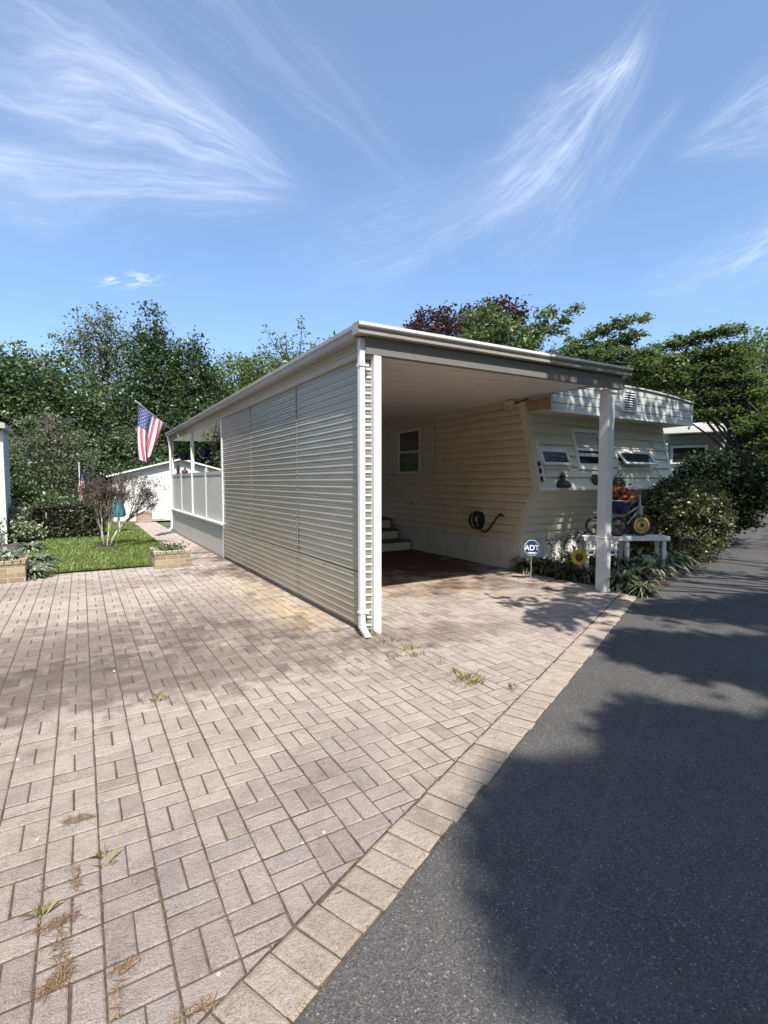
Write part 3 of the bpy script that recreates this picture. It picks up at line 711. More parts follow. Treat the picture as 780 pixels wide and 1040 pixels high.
for y0, y1 in ((8.47, 8.92), (9.81, 10.3)):
    mb = MB(); x = HX0-.038
    mb.box(x-.025, x, y0, y0+.07, 1.66, 2.72); mb.box(x-.025, x, y1-.07, y1, 1.66, 2.72)
    for a, b in ((1.66, 1.74), (2.15, 2.22), (2.64, 2.72)): mb.box(x-.025, x, y0+.071, y1-.071, a, b)
    for a, b in ((1.741, 2.149), (2.221, 2.639)): mb.box(x-.012, x, y0+.071, y1-.071, a, b)
    mb.build('shutter', M['shutter'], mh, bevel=.004)
# front windows live in the slanted plane
TZ = Vector((0, 6.045-5.66, 2.93-1.40)).normalized(); NF = Vector((0, -TZ.z, TZ.y))
def fp(x, z, o=0.): return Vector((x, prof_y(z), z)) + NF*o
def front_frame(x0, x1, z0, z1, w=.05, dep=.04, off=.03, tilt=0., name='window'):
    # tilt: awning sash hinged at the top, bottom swings out
    top0 = fp(x0, z1, off); X = Vector((1, 0, 0)); dn = -TZ
    if tilt: dn = (-TZ*math.cos(tilt)+NF*math.sin(tilt))
    H = (z1-z0)/TZ.z; nn = X.cross(-dn); nn = -nn if nn.dot(NF) < 0 else nn
    W = x1-x0
    mb = MB()
    mb.obox(top0+X*W/2+dn*w/2, X, dn, nn, W, w, dep); mb.obox(top0+X*W/2+dn*(H-w/2), X, dn, nn, W, w, dep)
    mb.obox(top0+X*w/2+dn*H/2, X, dn, nn, w, H-2*w-.002, dep); mb.obox(top0+X*(W-w/2)+dn*H/2, X, dn, nn, w, H-2*w-.002, dep)
    f = mb.build(name, M['white'], mh, bevel=.003)
    g = MB(); g.obox(top0+X*W/2+dn*H/2-nn*.004, X, dn, nn, W-w*2+.01, H-2*w+.01, .008)
    g.build('pane', M['glass'], f)
    return f, top0, X, dn, nn, W, H
def casing(x0, x1, z0, z1):
    mb = MB(); w = .055
    for a, b, c, d in ((x0-w, x1+w, z1, z1+w), (x0-w, x1+w, z0-w, z0), (x0-w, x0, z0+.001, z1-.001), (x1, x1+w, z0+.001, z1-.001)):
        mb.obox((fp(a, c, .012)+fp(b, d, .012))/2, (1, 0, 0), TZ, NF, b-a, (d-c)/TZ.z, .035)
    f = mb.build('window_casing', M['white'], mh)
    g = MB(); g.obox((fp(x0, z0, .004)+fp(x1, z1, .004))/2, (1, 0, 0), TZ, NF, x1-x0, (z1-z0)/TZ.z, .012); g.build('pane', M['glass'], f)
    return f
casing(6.46, 7.10, 1.78, 2.03)
front_frame(6.44, 7.12, 1.77, 2.04, .045, .03, .045, .16, 'awning_sash')
casing(8.55, 9.50, 1.78, 2.06)
front_frame(8.53, 9.52, 1.77, 2.07, .045, .03, .045, .42, 'awning_sash')
f, top0, X, dn, nn, W, H = front_frame(7.37, 8.12, 1.72, 2.44, .055, .05, .02, 0.)
mb = MB(); mb.obox(top0+X*W/2+dn*H*.5, X, dn, nn, W-.11, .05, .03); mb.build('meeting_rail', M['white'], f)
mb = MB(); mb.obox(top0+X*W/2+dn*H*.27+nn*.004, X, dn, nn, W-.16, H*.36, .006); mb.build('blind', M['blind'], f)
# folded storm shutter strip / hardware at the left corner
mb = MB(); mb.obox((fp(6.43, 1.5, .03)+fp(6.43, 2.2, .03))/2, (1, 0, 0), TZ, NF, .05, .72, .05); mb.build('folded_shutter', M['white'], mh)
for z in (1.55, 1.68, 1.8):
    mb = MB(); mb.obox(fp(6.39, z, .045), (1, 0, 0), TZ, NF, .03, .07, .04); mb.build('hinge', M['black'], mh)
# conduit seam on the right
mb = MB(); mb.tube([fp(9.75, 1.43, .02), fp(9.75, 2.64, .02)], .015, 6); mb.build('conduit', M['trim'], mh)
# porch light / junction box near the front corner
pl = thing('junction_box', (6.3, 6.27, 2.86), 'small white electrical box fixed high on the tan side wall under the awning', 'electrical box')
mb = MB(); mb.box(6.23, 6.33, 6.18, 6.36, 2.80, 2.885); mb.box(6.24, 6.333, 6.20, 6.34, 2.74, 2.799); mb.build('box', M['trim'], pl, bevel=.006)
mb = MB(); mb.tube([(6.30, 6.18, 2.83), (6.30, 6.05, 2.85), (6.31, 5.9, 2.86)], .012, 6); mb.build('cable', M['black'], pl)
# hose reel with coiled hose on the side wall
hs = thing('garden_hose', (6.28, 6.9, .75), 'dark coiled garden hose hanging on the tan side wall above the skirt', 'garden hose')
mb = MB()
for k in range(5): mb.torus((6.30-.018*k, 7.02+.01*k, .80+.008*(k % 2)), (1, .12*(k-2), .1*(k % 3-1)), .155-.012*(k % 3), .014, 22, 6)
mb.build('coil', M['black'], hs, True)
mb = MB(); mb.tube([(6.27, 6.95, .62), (6.24, 6.8, .60), (6.23, 6.65, .72), (6.24, 6.52, .88), (6.24, 6.45, .94)], .015, 6); mb.build('hose_end', M['black'], hs, True)
mb = MB(); mb.tube([(6.24, 6.47, .93), (6.23, 6.40, .95), (6.22, 6.34, .92)], [.02, .026, .018], 8); mb.build('nozzle', M['iron'], hs, True)
mb = MB(); mb.box(6.28, 6.335, 6.98, 7.06, .72, .88); mb.build('hanger', M['iron'], hs)

# ------------------------------------------------------------------ front bed ornaments
def rotframe(c, ang):
    ca, sa = math.cos(ang), math.sin(ang)
    return lambda x, y, z: Vector((c[0]+x*ca-y*sa, c[1]+x*sa+y*ca, c[2]+z))
bl = gr(593, 545, .60); brr = gr(681, 545, .60); BA = math.atan2(brr.y-bl.y, brr.x-bl.x); BLn = (brr-bl).length
Bf = rotframe((bl.x, bl.y, 0), BA); bx_, by_ = Vector((math.cos(BA), math.sin(BA), 0)), Vector((-math.sin(BA), math.cos(BA), 0))
be = thing('garden_bench', Bf(BLn/2, .15, 0), 'weathered white plank bench in the front flower bed carrying a small tricycle planter', 'bench')
for k in range(2):
    mb = MB(); mb.obox(Bf(BLn/2+.01*k, .07+k*.17, .565), bx_, by_, (0, 0, 1), BLn, .155, .075); mb.build('seat_plank', M['white'], be, bevel=.006)
for x in (.08, BLn-.7, BLn-.08):
    for y in (.05, .26):
        mb = MB(); mb.obox(Bf(x, y, .274), bx_, by_, (0, 0, 1), .055, .055, .55); mb.build('leg', M['white'], be)
mb = MB()
for k in range(5): mb.obox(Bf(.05+k*.12, -.025, .40), bx_, by_, (0, 0, 1), .028, .014, .30)
for k in range(3): mb.obox(Bf(.29, -.040, .30+k*.1), bx_, by_, (0, 0, 1), .54, .014, .026)
mb.build('lattice', M['white'], be)
# tricycle planter
def onbench(px, py, off):
    d = ray(px, py); o = Vector((0, 0, EYE)); q = Vector((bl.x, bl.y, 0))+by_*off; k = (q-o).dot(by_)/d.dot(by_); return o+d*k
tx = (onbench(651, 536, .10)-Vector((bl.x, bl.y, 0))).dot(bx_)
tr = thing('tricycle_planter', Bf(tx-.3, .15, .60), 'metal tricycle planter with yellow front wheel standing on the white bench', 'planter')
def wheel(c, R, label, disc):
    w = MB(); w.torus(c, by_, R-.022, .024, 26, 8); o = w.build('wheel', M['black'], tr, True); o['label'] = label
    d = MB(); d.lathe(Vector(c)-by_*.012, [(R*.74, 0), (R*.74, .012), (R*.45, .02), (R*.2, .026)] if disc else [(.03, 0), (.03, .03)], 22, axis=-by_); d.build('wheel_disc' if disc else 'hub', M['ochre'] if disc else M['iron'], o)
    if not disc:
        s = MB()
        for k in range(8):
            a = k*PI/8; v = bx_*math.cos(a)*R*.9+Vector((0, 0, math.sin(a)*R*.9)); s.tube([Vector(c)-v, Vector(c)+v], .004, 4)
        s.build('spokes', M['iron'], o)
    else:
        s = MB(); s.torus(Vector(c)-by_*.03, by_, R*.5, .008, 20, 5); s.lathe(Vector(c)-by_*.035, [(R*.16, 0), (R*.16, .014)], 12, axis=-by_); s.build('cap', M['rust'], o)
wz = .60+.175
wheel(Bf(tx, .10, wz+.01), .185, 'front wheel with an ochre yellow disc', True)
wheel(Bf(tx-.43, .02, wz-.01), .165, 'spoked rear wheel', False)
wheel(Bf(tx-.74, .20, wz-.01), .165, 'spoked rear wheel', False)
mb = MB()
hd = Bf(tx-.04, .10, wz+.55)
mb.tube([Bf(tx, .07, wz+.01), Bf(tx-.03, .07, wz+.3), hd], .012, 6); mb.tube([Bf(tx, .135, wz+.01), Bf(tx-.03, .135, wz+.3), hd], .012, 6)
mb.tube([Bf(tx-.035, .10, wz+.33), Bf(tx-.3, .10, wz+.16), Bf(tx-.58, .11, wz)], .013, 6)
mb.tube([Bf(tx-.035, .10, wz+.28), Bf(tx-.24, .10, wz+.02), Bf(tx-.43, .03, wz)], .011, 6)
mb.tube([Bf(tx-.43, .02, wz), Bf(tx-.74, .2, wz)], .010, 6); mb.tube([Bf(tx-.3, .10, wz+.16), Bf(tx-.33, .10, wz+.25)], .02, 6)
mb.build('frame', M['tank'], tr, True)
mb = MB(); mb.tube([hd+by_*.16-bx_*.1, hd+by_*.12, hd, hd-by_*.12, hd-by_*.16-bx_*.1], .010, 6); mb.build('handlebar', M['iron'], tr, True)
fo = MB(); fo.obox(Bf(tx-.02, .10, wz+.26), bx_, by_, (0, 0, 1), .05, .09, .14); fo.build('fork_cover', M['tank'], tr, bevel=.01)
# blue pot of red flowers held on the tricycle: an object of its own
pc = Bf(tx-.37, .10, wz+.20)
fpot = thing('flower_pot', pc, 'dark blue pot of red flowers sitting on the tricycle planter', 'flower pot')
mb = MB(); mb.lathe(pc, [(.11, 0), (.13, .03), (.155, .16), (.17, .20), (.175, .225), (.155, .225), (.15, .19)], 20); mb.build('pot', M['blue_pot'], fpot, True)
mb = MB(); mb.torus(pc+Vector((0, 0, .225)), (0, 0, 1), .168, .012, 22, 6); mb.build('rim', M['sign_white'], fpot, True)
Pq = RNG.normal(size=(260, 3))*np.array([.10, .10, .07])+np.array(pc)+np.array([0, 0, .33]); leaves('flowers', Pq, .06, M['petal_red'], fpot, aspect=.9)
Pq = RNG.normal(size=(160, 3))*np.array([.11, .11, .05])+np.array(pc)+np.array([0, 0, .27]); leaves('foliage', Pq, .06, M['lf_fresh'], fpot)
# sunflower ornament
sc_ = at(588, 566, 8.2)
sf = thing('sunflower_ornament', (sc_.x, sc_.y, 0), 'yellow metal sunflower stake ornament in front of the white skirt', 'garden ornament')
ax = Vector((-.6, -.8, .15)).normalized(); e1 = ax.cross(Vector((0, 0, 1))).normalized(); e2 = e1.cross(ax)
mb = MB()
for ring, (r0, r1, w, n_, o) in enumerate(((.05, .145, .045, 13, 0), (.05, .125, .04, 13, .24))):
    for k in range(n_):
        a = 2*PI*k/n_+o; d = e1*math.cos(a)+e2*math.sin(a); s_ = e1*-math.sin(a)+e2*math.cos(a); q = sc_+ax*(.004+.006*ring)
        pts_ = [q+d*r0-s_*w*.3, q+d*(r0+r1)/2-s_*w/2+ax*.01, q+d*r1+ax*.004, q+d*(r0+r1)/2+s_*w/2+ax*.01, q+d*r0+s_*w*.3]
        mb.prism(pts_, ax*.003)
mb.build('petals', M['yellow'], sf)
mb = MB(); mb.lathe(sc_+ax*.012, [(.06, 0), (.058, .012), (.03, .022), (.001, .024)], 16, axis=ax); mb.build('flower_head', M['rust'], sf, True)
mb = MB(); mb.tube([(sc_.x, sc_.y, 0), (sc_.x, sc_.y+.01, sc_.z-.02)], .008, 6); mb.build('stake', M['iron'], sf)
# security sign
sg = at(540, 556.5, 7.92); sn = Vector((-.52, -.85, .05)).normalized(); s1 = Vector((0, 0, 1)).cross(sn).normalized(); s2 = sn.cross(s1)
ss = thing('security_sign', (sg.x, sg.y, 0), 'small blue octagonal security sign lettered ADT on a stake at the skirt corner', 'sign')
oc = lambda r, o: [sg+s1*(r*math.cos(PI/8+k*PI/4))*.92+s2*(r*math.sin(PI/8+k*PI/4))+sn*o for k in range(8)]
mb = MB(); mb.prism(oc(.129, 0), sn*.006); mb.build('border', M['sign_white'], ss)
mb = MB(); mb.prism(oc(.122, .0062), sn*.003); mb.build('panel', M['sign_blue'], ss)
def lettering(txt, size, org, ex, ey, ez, mtl, parent, name='lettering', ext=.002):
    cu = bpy.data.curves.new(name, 'FONT'); cu.body = txt; cu.size = size; cu.align_x = 'CENTER'; cu.align_y = 'CENTER'; cu.extrude = ext; cu.offset = size*.02
    tmp = bpy.data.objects.new(name, cu); COL.objects.link(tmp)
    dg = bpy.context.evaluated_depsgraph_get(); me = bpy.data.meshes.new_from_object(tmp.evaluated_get(dg)); bpy.data.objects.remove(tmp)
    mt = Matrix((( ex.x, ey.x, ez.x, org.x), (ex.y, ey.y, ez.y, org.y), (ex.z, ey.z, ez.z, org.z), (0, 0, 0, 1))); me.transform(mt)
    me.materials.clear(); finish(me, mtl); return link(name, me, parent)
lettering('ADT', .11, sg+sn*.012, s1, s2, sn, M['sign_white'], ss)
for dx, dz, w, h in ((0, -.070, .13, .010), (0, -.088, .10, .009)):
    mb = MB(); mb.obox(sg+s1*dx+s2*dz+sn*.0115, s1, s2, sn, w, h, .003); mb.build('stripe', M['sign_white'], ss)
mb = MB(); mb.tube([(sg.x-.01*sn.x, sg.y-.01*sn.y+.006, 0), (sg.x-.01*sn.x, sg.y+.008, sg.z)], .008, 6); mb.build('stake', M['silver'], ss)
# bird ornaments on the ledge, hanging disc
def ornament(px, pyb, label, kind):
    d = ray(px, pyb); k = (5.60)/d.y; c = Vector((0, 0, EYE))+d*k; c.z = 1.419; c.y = 5.635
    o = thing('ledge_ornament', c, label, 'ornament', 'dark ornaments along the front ledge')
    mb = MB()
    if kind == 0:
        mb.lathe(c, [(.13, 0), (.14, .03), (.11, .09), (.05, .13), (.03, .16)], 14)
        mb.build('base', M['iron'], o, True); mb = MB()
        for k in range(7):
            a = k/6*PI; mb.tube([c+Vector((0, 0, .12)), c+Vector((math.cos(a)*.05, 0, .19)), c+Vector((math.cos(a)*.09, 0, .17+.09*math.sin(a)))], .010, 5)
        mb.build('finial', M['iron'], o, True)
    else:
        for s_ in (-1, 1):
            mb.lathe(c+Vector((s_*.08, 0, 0)), [(.05, 0), (.075, .04), (.06, .10), (.03, .13), (.035, .16), (.001, .19)], 12)
        mb.build('bird_pair', M['iron'], o, True); mb = MB()
        mb.box(c.x-.17, c.x+.17, c.y-.022, c.y+.03, .0+c.z, c.z+.02); mb.tube([c+Vector((-.1, 0, .18)), c+Vector((-.02, 0, .28)), c+Vector((.04, 0, .2)), c+Vector((.09, 0, .25))], .009, 5)
        mb.build('base', M['iron'], o)
ornament(573, 495, 'dark scrolled iron ornament on the white ledge below the left awning window', 0)
ornament(630, 495, 'dark pair of bird figures on the white ledge right of the support post', 1)
d = ray(605, 484); c = Vector((0, 0, EYE))+d*(5.66/d.y); c.z = 1.55; c.y = 5.672
o = thing('wall_plaque', c, 'round dark plaque on the slanted front wall just left of the support post', 'plaque')
mb = MB(); mb.lathe(c, [(.10, 0), (.10, .012), (.07, .02), (.001, .022)], 18, axis=(0, -1, .2)); mb.build('disc', M['iron'], o, True)
mb = MB(); mb.torus(c+Vector((0, -.02, .005)), (0, -1, .2), .08, .008, 18, 6); mb.build('rim', M['rust'], o, True)

# ------------------------------------------------------------------ hanging baskets and rail ornaments on the porch
for px, Y, zt, R, label in ((183, 15.7, 2.30, .17, 'dark hanging pot farthest along the porch eave with sparse stems'), (204, 12.9, 2.27, .16, 'blue hanging pot on a scrolled bracket in the middle of the porch eave'), (219, 10.75, 2.33, .15, 'dark leafy hanging pot next to the corrugated wall')):
    c = Vector((2.30 if Y < 12 else 2.36, Y, zt)); 
    c = Vector((2.62, Y, zt)) if Y > 12 else Vector((2.43, Y, zt))
    o = thing('hanging_pot', c, label, 'hanging pot', 'pots hanging along the porch eave')
    mb = MB(); mb.lathe(c, [(R*.6, -.16), (R*.85, -.06), (R, .0), (R*1.04, .02), (R*.9, .02)], 16); mb.build('pot', M['blue_pot'] if Y > 12 else M['black'], o, True)
    mb = MB()
    for k in range(3):
        a = k*2*PI/3; mb.tube([c+Vector((R*math.cos(a), R*math.sin(a), .02)), Vector((c.x, c.y, 2.70))], .004, 4)
    mb.tube([(c.x, c.y, 2.69), (c.x, c.y, 2.775)], .005, 4); mb.build('hanger', M['iron'], o)
    Pq = RNG.normal(size=(180, 3))*np.array([R*.7, R*.7, .07])+np.array([c.x, c.y, c.z+.06]); leaves('foliage', Pq, .07, M['lf_mid'], o)
for px, Y, zt, label, k in ((186, 15.5, 1.735, 'small dark figurine on the far porch rail', 0), (190, 14.4, 1.735, 'low dark trinket on the porch rail beside the figurine', 1)):
    c = Vector((2.415, Y, 1.736)); o = thing('rail_figurine', c, label, 'figurine', 'figurines on the porch rail')
    mb = MB(); 
    if k == 0: mb.lathe(c, [(.05, 0), (.035, .06), (.055, .14), (.03, .2), (.045, .26), (.001, .31)], 12)
    else: mb.lathe(c, [(.07, 0), (.08, .04), (.05, .09), (.02, .11), (.03, .14), (.001, .17)], 12)
    mb.build('figure', M['iron'], o, True); mb = MB(); mb.lathe(c, [(.075, 0), (.075, .018)], 12); mb.build('plinth', M['rust'], o)

# ------------------------------------------------------------------ flag on the eave
P0 = Vector((2.30, 14.55, 2.77)); P1 = Vector((1.22, 13.7, 3.46))
fg = thing('flag', P0, 'American flag hanging from an angled pole fixed to the porch eave', 'flag')
mb = MB(); mb.tube([P0, P1], [.014, .011], 8); mb.lathe(P1, [(.012, 0), (.022, .015), (.02, .035), (.002, .05)], 10, axis=(P1-P0)); mb.build('pole', M['silver'], fg, True)
mb = MB(); mb.obox(P0+Vector((-.0, 0, -.01)), (1, 0, 0), (0, 1, 0), (0, 0, 1), .06, .06, .10); mb.build('bracket', M['silver'], fg)
pd_ = (P0-P1); NU, NV = 52, 40
hz = Vector((pd_.x, pd_.y, 0)).normalized(); hn = Vector((-hz.y, hz.x, 0))
Q0 = at(146, 469, 13.95)
def flagpt(u, v):
    s0 = P1+pd_*(.04+.60*u); q = Q0+hz*(.26*(u-.35))+Vector((0, 0, .10*u+.05*math.cos(u*9)))
    w = v**1.12; x = s0.lerp(q, w)
    x = x+hn*((.012+.085*v)*math.sin(u*13+v*1.2)+.03*v*math.sin(u*6-2*v))
    x.z -= .10*math.sin(v*PI)*(.35+u*.4); x = x-hz*(.06*math.sin(v*PI)*(1-u))
    return x
vs = [flagpt(i/NU, j/NV) for i in range(NU+1) for j in range(NV+1)]
fs = []; mi = []
for i in range(NU):
    for j in range(NV):
        fs.append((i*(NV+1)+j, (i+1)*(NV+1)+j, (i+1)*(NV+1)+j+1, i*(NV+1)+j+1))
        if i < 28 and j < 16: mi.append(2)
        else: mi.append(0 if (i//4) % 2 == 0 else 1)
mb = MB(); mb.add(vs, fs); mb.m = mi
for r in range(9):
    for k in range(6 if r % 2 == 0 else 5):
        u = (r+1)/10*28/NU; v = ((k+.5+(0 if r % 2 == 0 else .5))/6)*16/NV
        c = flagpt(u, v); a = (flagpt(u+.008, v)-c).normalized(); b = (flagpt(u, v+.008)-c).normalized(); nn_ = a.cross(b).normalized()
        for sgn in (-1, 1):
            ring = [c+nn_*.004*sgn+(a*math.cos(q*PI/5)+b*math.sin(q*PI/5))*(.017 if q % 2 == 0 else .007) for q in range(10)]
            mb.add(ring, [tuple(range(10))], 1)
mb.build('cloth', [M['flag_red'], M['flag_white'], M['flag_blue']], fg, True)

# ------------------------------------------------------------------ shed behind
sh = thing('garden_shed', (3.3, 23, 0), 'white garden shed with a low gabled roof behind the porch', 'shed')
sx0, sx1, sy, sap = 1.0, 5.5, 21.2, (3.35, 2.44)
def sroof(x): return 2.40-abs(x-3.4)*.268
mb = MB(); poly = [(sx0, sy, 0), (sx1, sy, 0), (sx1, sy, sroof(sx1)-.05), (3.4, sy, sroof(3.4)-.05), (sx0, sy, sroof(sx0)-.05)]; mb.prism(poly, (0, 3.2, 0)); mb.build('wall', M['shed_wall'], sh)
mb = MB()
for xa, xb in ((sx0-.2, 3.4), (3.4, sx1+.2)): mb.bar((xa, sy+1.55, sroof(xa)), (xb, sy+1.55, sroof(xb)), 3.5, .06)
mb.build('roof', M['white'], sh)
mb = MB(); x = sx0+.1
while x < sx1: mb.box(x, x+.012, sy-.012, sy-.001, .05, sroof(x)-.1); x += .42
mb.build('batten', M['shed_wall'], sh)
mb = MB(); mb.box(1.9, 2.75, sy-.02, sy-.002, .05, 1.75); mb.build('door', M['white'], sh, bevel=.004)

# ------------------------------------------------------------------ brick planters
def planter(name, x0, x1, y0, y1, h, label):
    t = thing(name, ((x0+x1)/2, (y0+y1)/2, 0), label, 'planter', 'brick planters around the lawn')
    mb = MB(); w = .1
    mb.box(x0, x1, y0, y0+w, 0, h-.06); mb.box(x0, x1, y1-w, y1, 0, h-.06); mb.box(x0, x0+w, y0+w+.001, y1-w-.001, 0, h-.06); mb.box(x1-w, x1, y0+w+.001, y1-w-.001, 0, h-.06)
    mb.build('brick_wall', M['brick'], t, bevel=.006)
    mb = MB(); 
    x = x0-.01
    while x < x1-.02:
        e = min(x+.095, x1+.01)
        for yy in (y0-.012, y1-w-.005): mb.box(x, e-.006, yy, yy+w+.016, h-.058, h+random.uniform(-.003, .003))
        x += .1
    y = y0+w+.01
    while y < y1-w-.08:
        for xx in (x0-.012, x1-w-.005): mb.box(xx, xx+w+.016, y, y+.092, h-.058, h)
        y += .1
    mb.build('coping', M['brick'], t, bevel=.004)
    mb = MB(); mb.box(x0+w, x1-w, y0+w, y1-w, .05, h-.09); mb.build('soil', M['soil'], t)
    return t
planter('brick_planter', 1.06, 1.66, 9.45, 10.15, .30, 'low tan brick planter at the lawn corner beside the path')
planter('brick_planter', -2.6, -.76, 9.28, 9.95, .33, 'long tan brick planter at the left picture edge with striped hostas')
planter('brick_planter', 1.75, 2.25, 20.5, 21.0, .38, 'small far brick planter in front of the white shed')
def hosta(c, R, n, m, label, name='hosta', cat='plant', group=None, hh=.6):
    t = thing(name, c, label, cat, group); V = []; r = []
    mb = MB()
    for k in range(n):
        a = random.uniform(0, 2*PI); L = R*random.uniform(.6, 1.1); w = L*random.uniform(.16, .26)*(.55 if name == 'bed_plant' else .7); d = Vector((math.cos(a), math.sin(a), 0)); s_ = Vector((-d.y, d.x, 0)); el = random.uniform(.3, 1.3)
        p = [Vector(c)]+[Vector(c)+d*(L*f*math.cos(el*(1-f*.6)))+Vector((0, 0, L*hh*(math.sin(el)*f*1.4-.75*f*f*f))) for f in (.35, .7, 1.)]
        V += [p[0]-s_*.004, p[0]+s_*.004, p[1]+s_*w*.45, p[1]-s_*w*.45, p[1]-s_*w*.45, p[1]+s_*w*.45, p[2]+s_*w*.4, p[2]-s_*w*.4, p[2]-s_*w*.4, p[2]+s_*w*.4, p[3]+s_*.003, p[3]-s_*.003]; q = random.random(); r += [q, q, q]
    V = np.array([tuple(x) for x in V]); fastmesh('leaves', V, np.arange(len(V)).reshape(-1, 4), M[m], t, r)
    mb = MB()
    for k in range(4): a = k*1.6; mb.tube([Vector(c), Vector(c)+Vector((math.cos(a)*.03, math.sin(a)*.03, R*.25))], .006, 5)
    mb.build('stem', M['lf_dark'], t)
    return t
for (px, py, D, R, lb) in ((33, 577, 9.7, .42, 'broad variegated hosta spilling over the right end of the left brick planter'), (8, 566, 9.8, .36, 'variegated hosta growing inside the left brick planter'), (20, 556, 10.6, .40, 'variegated hosta behind the left brick planter'), (40, 556, 11.4, .42, 'variegated hosta at the left lawn edge behind the planter'), (6, 545, 12.4, .5, 'variegated hosta by the corner of the blue house'), (30, 542, 13.4, .5, 'variegated hosta between the blue house and the hedge'), (44, 570, 10.3, .34, 'small variegated hosta at the lawn corner right of the left planter')):
    c = at(px, py, D); hosta((c.x, c.y, .26 if px == 8 else .02), R*.85, 130, 'lf_var', lb, group='hostas by the left planter')
c = Vector((1.36, 9.8, .22)); 
t = thing('sedum', c, 'low green creeping plant filling the corner brick planter', 'plant')
Pq = RNG.normal(size=(500, 3))*np.array([.13, .16, .035])+np.array([c.x, c.y, .31]); leaves('leaves', Pq, .05, M['lf_mid'], t); mb = MB(); mb.tube([(c.x, c.y, .2), (c.x, c.y, .3)], .01, 5); mb.build('stem', M['twig'], t)

# ------------------------------------------------------------------ hedge, shrub, small garden things
def box_foliage(x0, x1, y0, y1, z0, z1, n, jit=.04):
    P = np.stack([RNG.uniform(x0, x1, n), RNG.uniform(y0, y1, n), RNG.uniform(z0, z1, n)], 1)
    k = RNG.integers(0, 5, n)
    P[k == 0, 1] = y0; P[k == 1, 0] = x0; P[k == 2, 0] = x1; P[k == 3, 2] = z1
    return P+RNG.normal(size=(n, 3))*jit
hd_ = thing('clipped_hedge', (-.3, 16.2, 0), 'clipped dark purple hedge with a green top at the back of the lawn', 'hedge')
leaves('foliage', box_foliage(-1.05, .42, 15.75, 16.6, .05, .86, 9000, .05), .075, M['lf_hedge'], hd_, up=.2)
leaves('new_growth', box_foliage(-1.05, .42, 15.75, 16.6, .86, .92, 1500, .035), .06, M['lf_hedgetop'], hd_)
mb = MB()
for k in range(8): mb.tube([(-.95+k*.18, 16.2, 0), (-.95+k*.18+random.uniform(-.08, .08), 16.2, .7)], [.02, .01], 5)
mb.build('stems', M['twig'], hd_)
vb = thing('variegated_shrub', (-1.55, 15.9, 0), 'pale variegated shrub left of the clipped purple hedge', 'shrub')
P, cc = blob_points([((-1.55, 16.0, .45), (.55, .5, .5)), ((-1.8, 15.3, .3), (.5, .4, .35)), ((-1.2, 15.5, .25), (.35, .3, .28))], 220, 22, .09, .3)
P = P[P[:, 2] > .02]; leaves('foliage', P, .085, M['lf_var'], vb)
mb = MB(); limbs(mb, (-1.55, 15.9, 0), (-1.55, 15.9, .35), .03, cc[:8]); mb.build('stems', M['twig'], vb)
# bare-branched ornamental shrub on the lawn
sb = thing('ornamental_shrub', (.47, 12.95, 0), 'vase shaped ornamental shrub with pale bare stems and fine purplish twigs on the lawn', 'shrub')
mb = MB(); tw = MB(); tips = []
def grow(p, d, L, r, lev):
    q = p+d*L; mid = p.lerp(q, .5)+Vector((random.uniform(-.05, .05), random.uniform(-.05, .05), 0))*L
    (mb if lev < 2 else tw).tube([p, mid, q], [r, r*.85, r*.68], 6 if lev < 2 else 4, cap=lev == 0)
    if lev >= 6: tips.append((mid, q)); return
    for k in range(3 if lev in (1, 2, 3) else 2):
        nd_ = (d+Vector((random.gauss(0, .30), random.gauss(0, .30), random.gauss(.12, .2)))).normalized()
        if nd_.z < .05: nd_.z = .15
        grow(q, nd_.normalized(), L*random.uniform(.70, .88), r*.69, lev+1)
for a in (-2.6, -.4, .5, 1.6, 2.9):
    grow(Vector((.47+.05*math.cos(a), 12.95+.05*math.sin(a), 0)), Vector((math.cos(a)*.30+.12, math.sin(a)*.28, 1)).normalized(), random.uniform(.38, .46), .022, 0)
mb.build('stems', M['pale_bark'], sb, True); tw.build('twigs', M['twig'], sb)
Pq = []
for a, b in tips:
    for k in range(5):
        if a.z > .85 or random.random() < .1: Pq.append(np.array(a.lerp(b, random.random()))+RNG.normal(size=3)*.03)
leaves('foliage', np.array(Pq), .036, M['lf_shrub'], sb)
mb = MB(); mb.lathe((.47, 12.95, .002), [(.30, 0), (.28, .02), (.1, .045), (.001, .05)], 16); tag(mb.build('mulch_ring', M['soil'], None, True), kind='structure')
# small flag on a white post behind the hedge
c = at(82, 520, 17.6)
gf = thing('garden_flag', (c.x, c.y, 0), 'small striped flag on a thin white pole behind the clipped hedge', 'flag')
mb = MB(); mb.tube([(c.x, c.y, 0), (c.x, c.y, 2.1)], .014, 6); mb.build('pole', M['white'], gf)
mb = MB(); vs = []
for i in range(15):
    for j in range(13): u, v = i/14, j/12; vs.append((c.x-.02+.11*u+.03*math.sin(v*6+u*5), c.y+.05*math.sin(u*9+v*2), 2.02-1.0*v-.1*u))
mb.add(vs, [(i*13+j, (i+1)*13+j, (i+1)*13+j+1, i*13+j+1) for i in range(14) for j in range(12)]); mb.m = [2 if (j < 5 and i < 14) else (0 if (i//2) % 2 else 1) for i in range(14) for j in range(12)]
mb.build('cloth', [M['flag_red'], M['flag_white'], M['flag_blue']], gf, True)
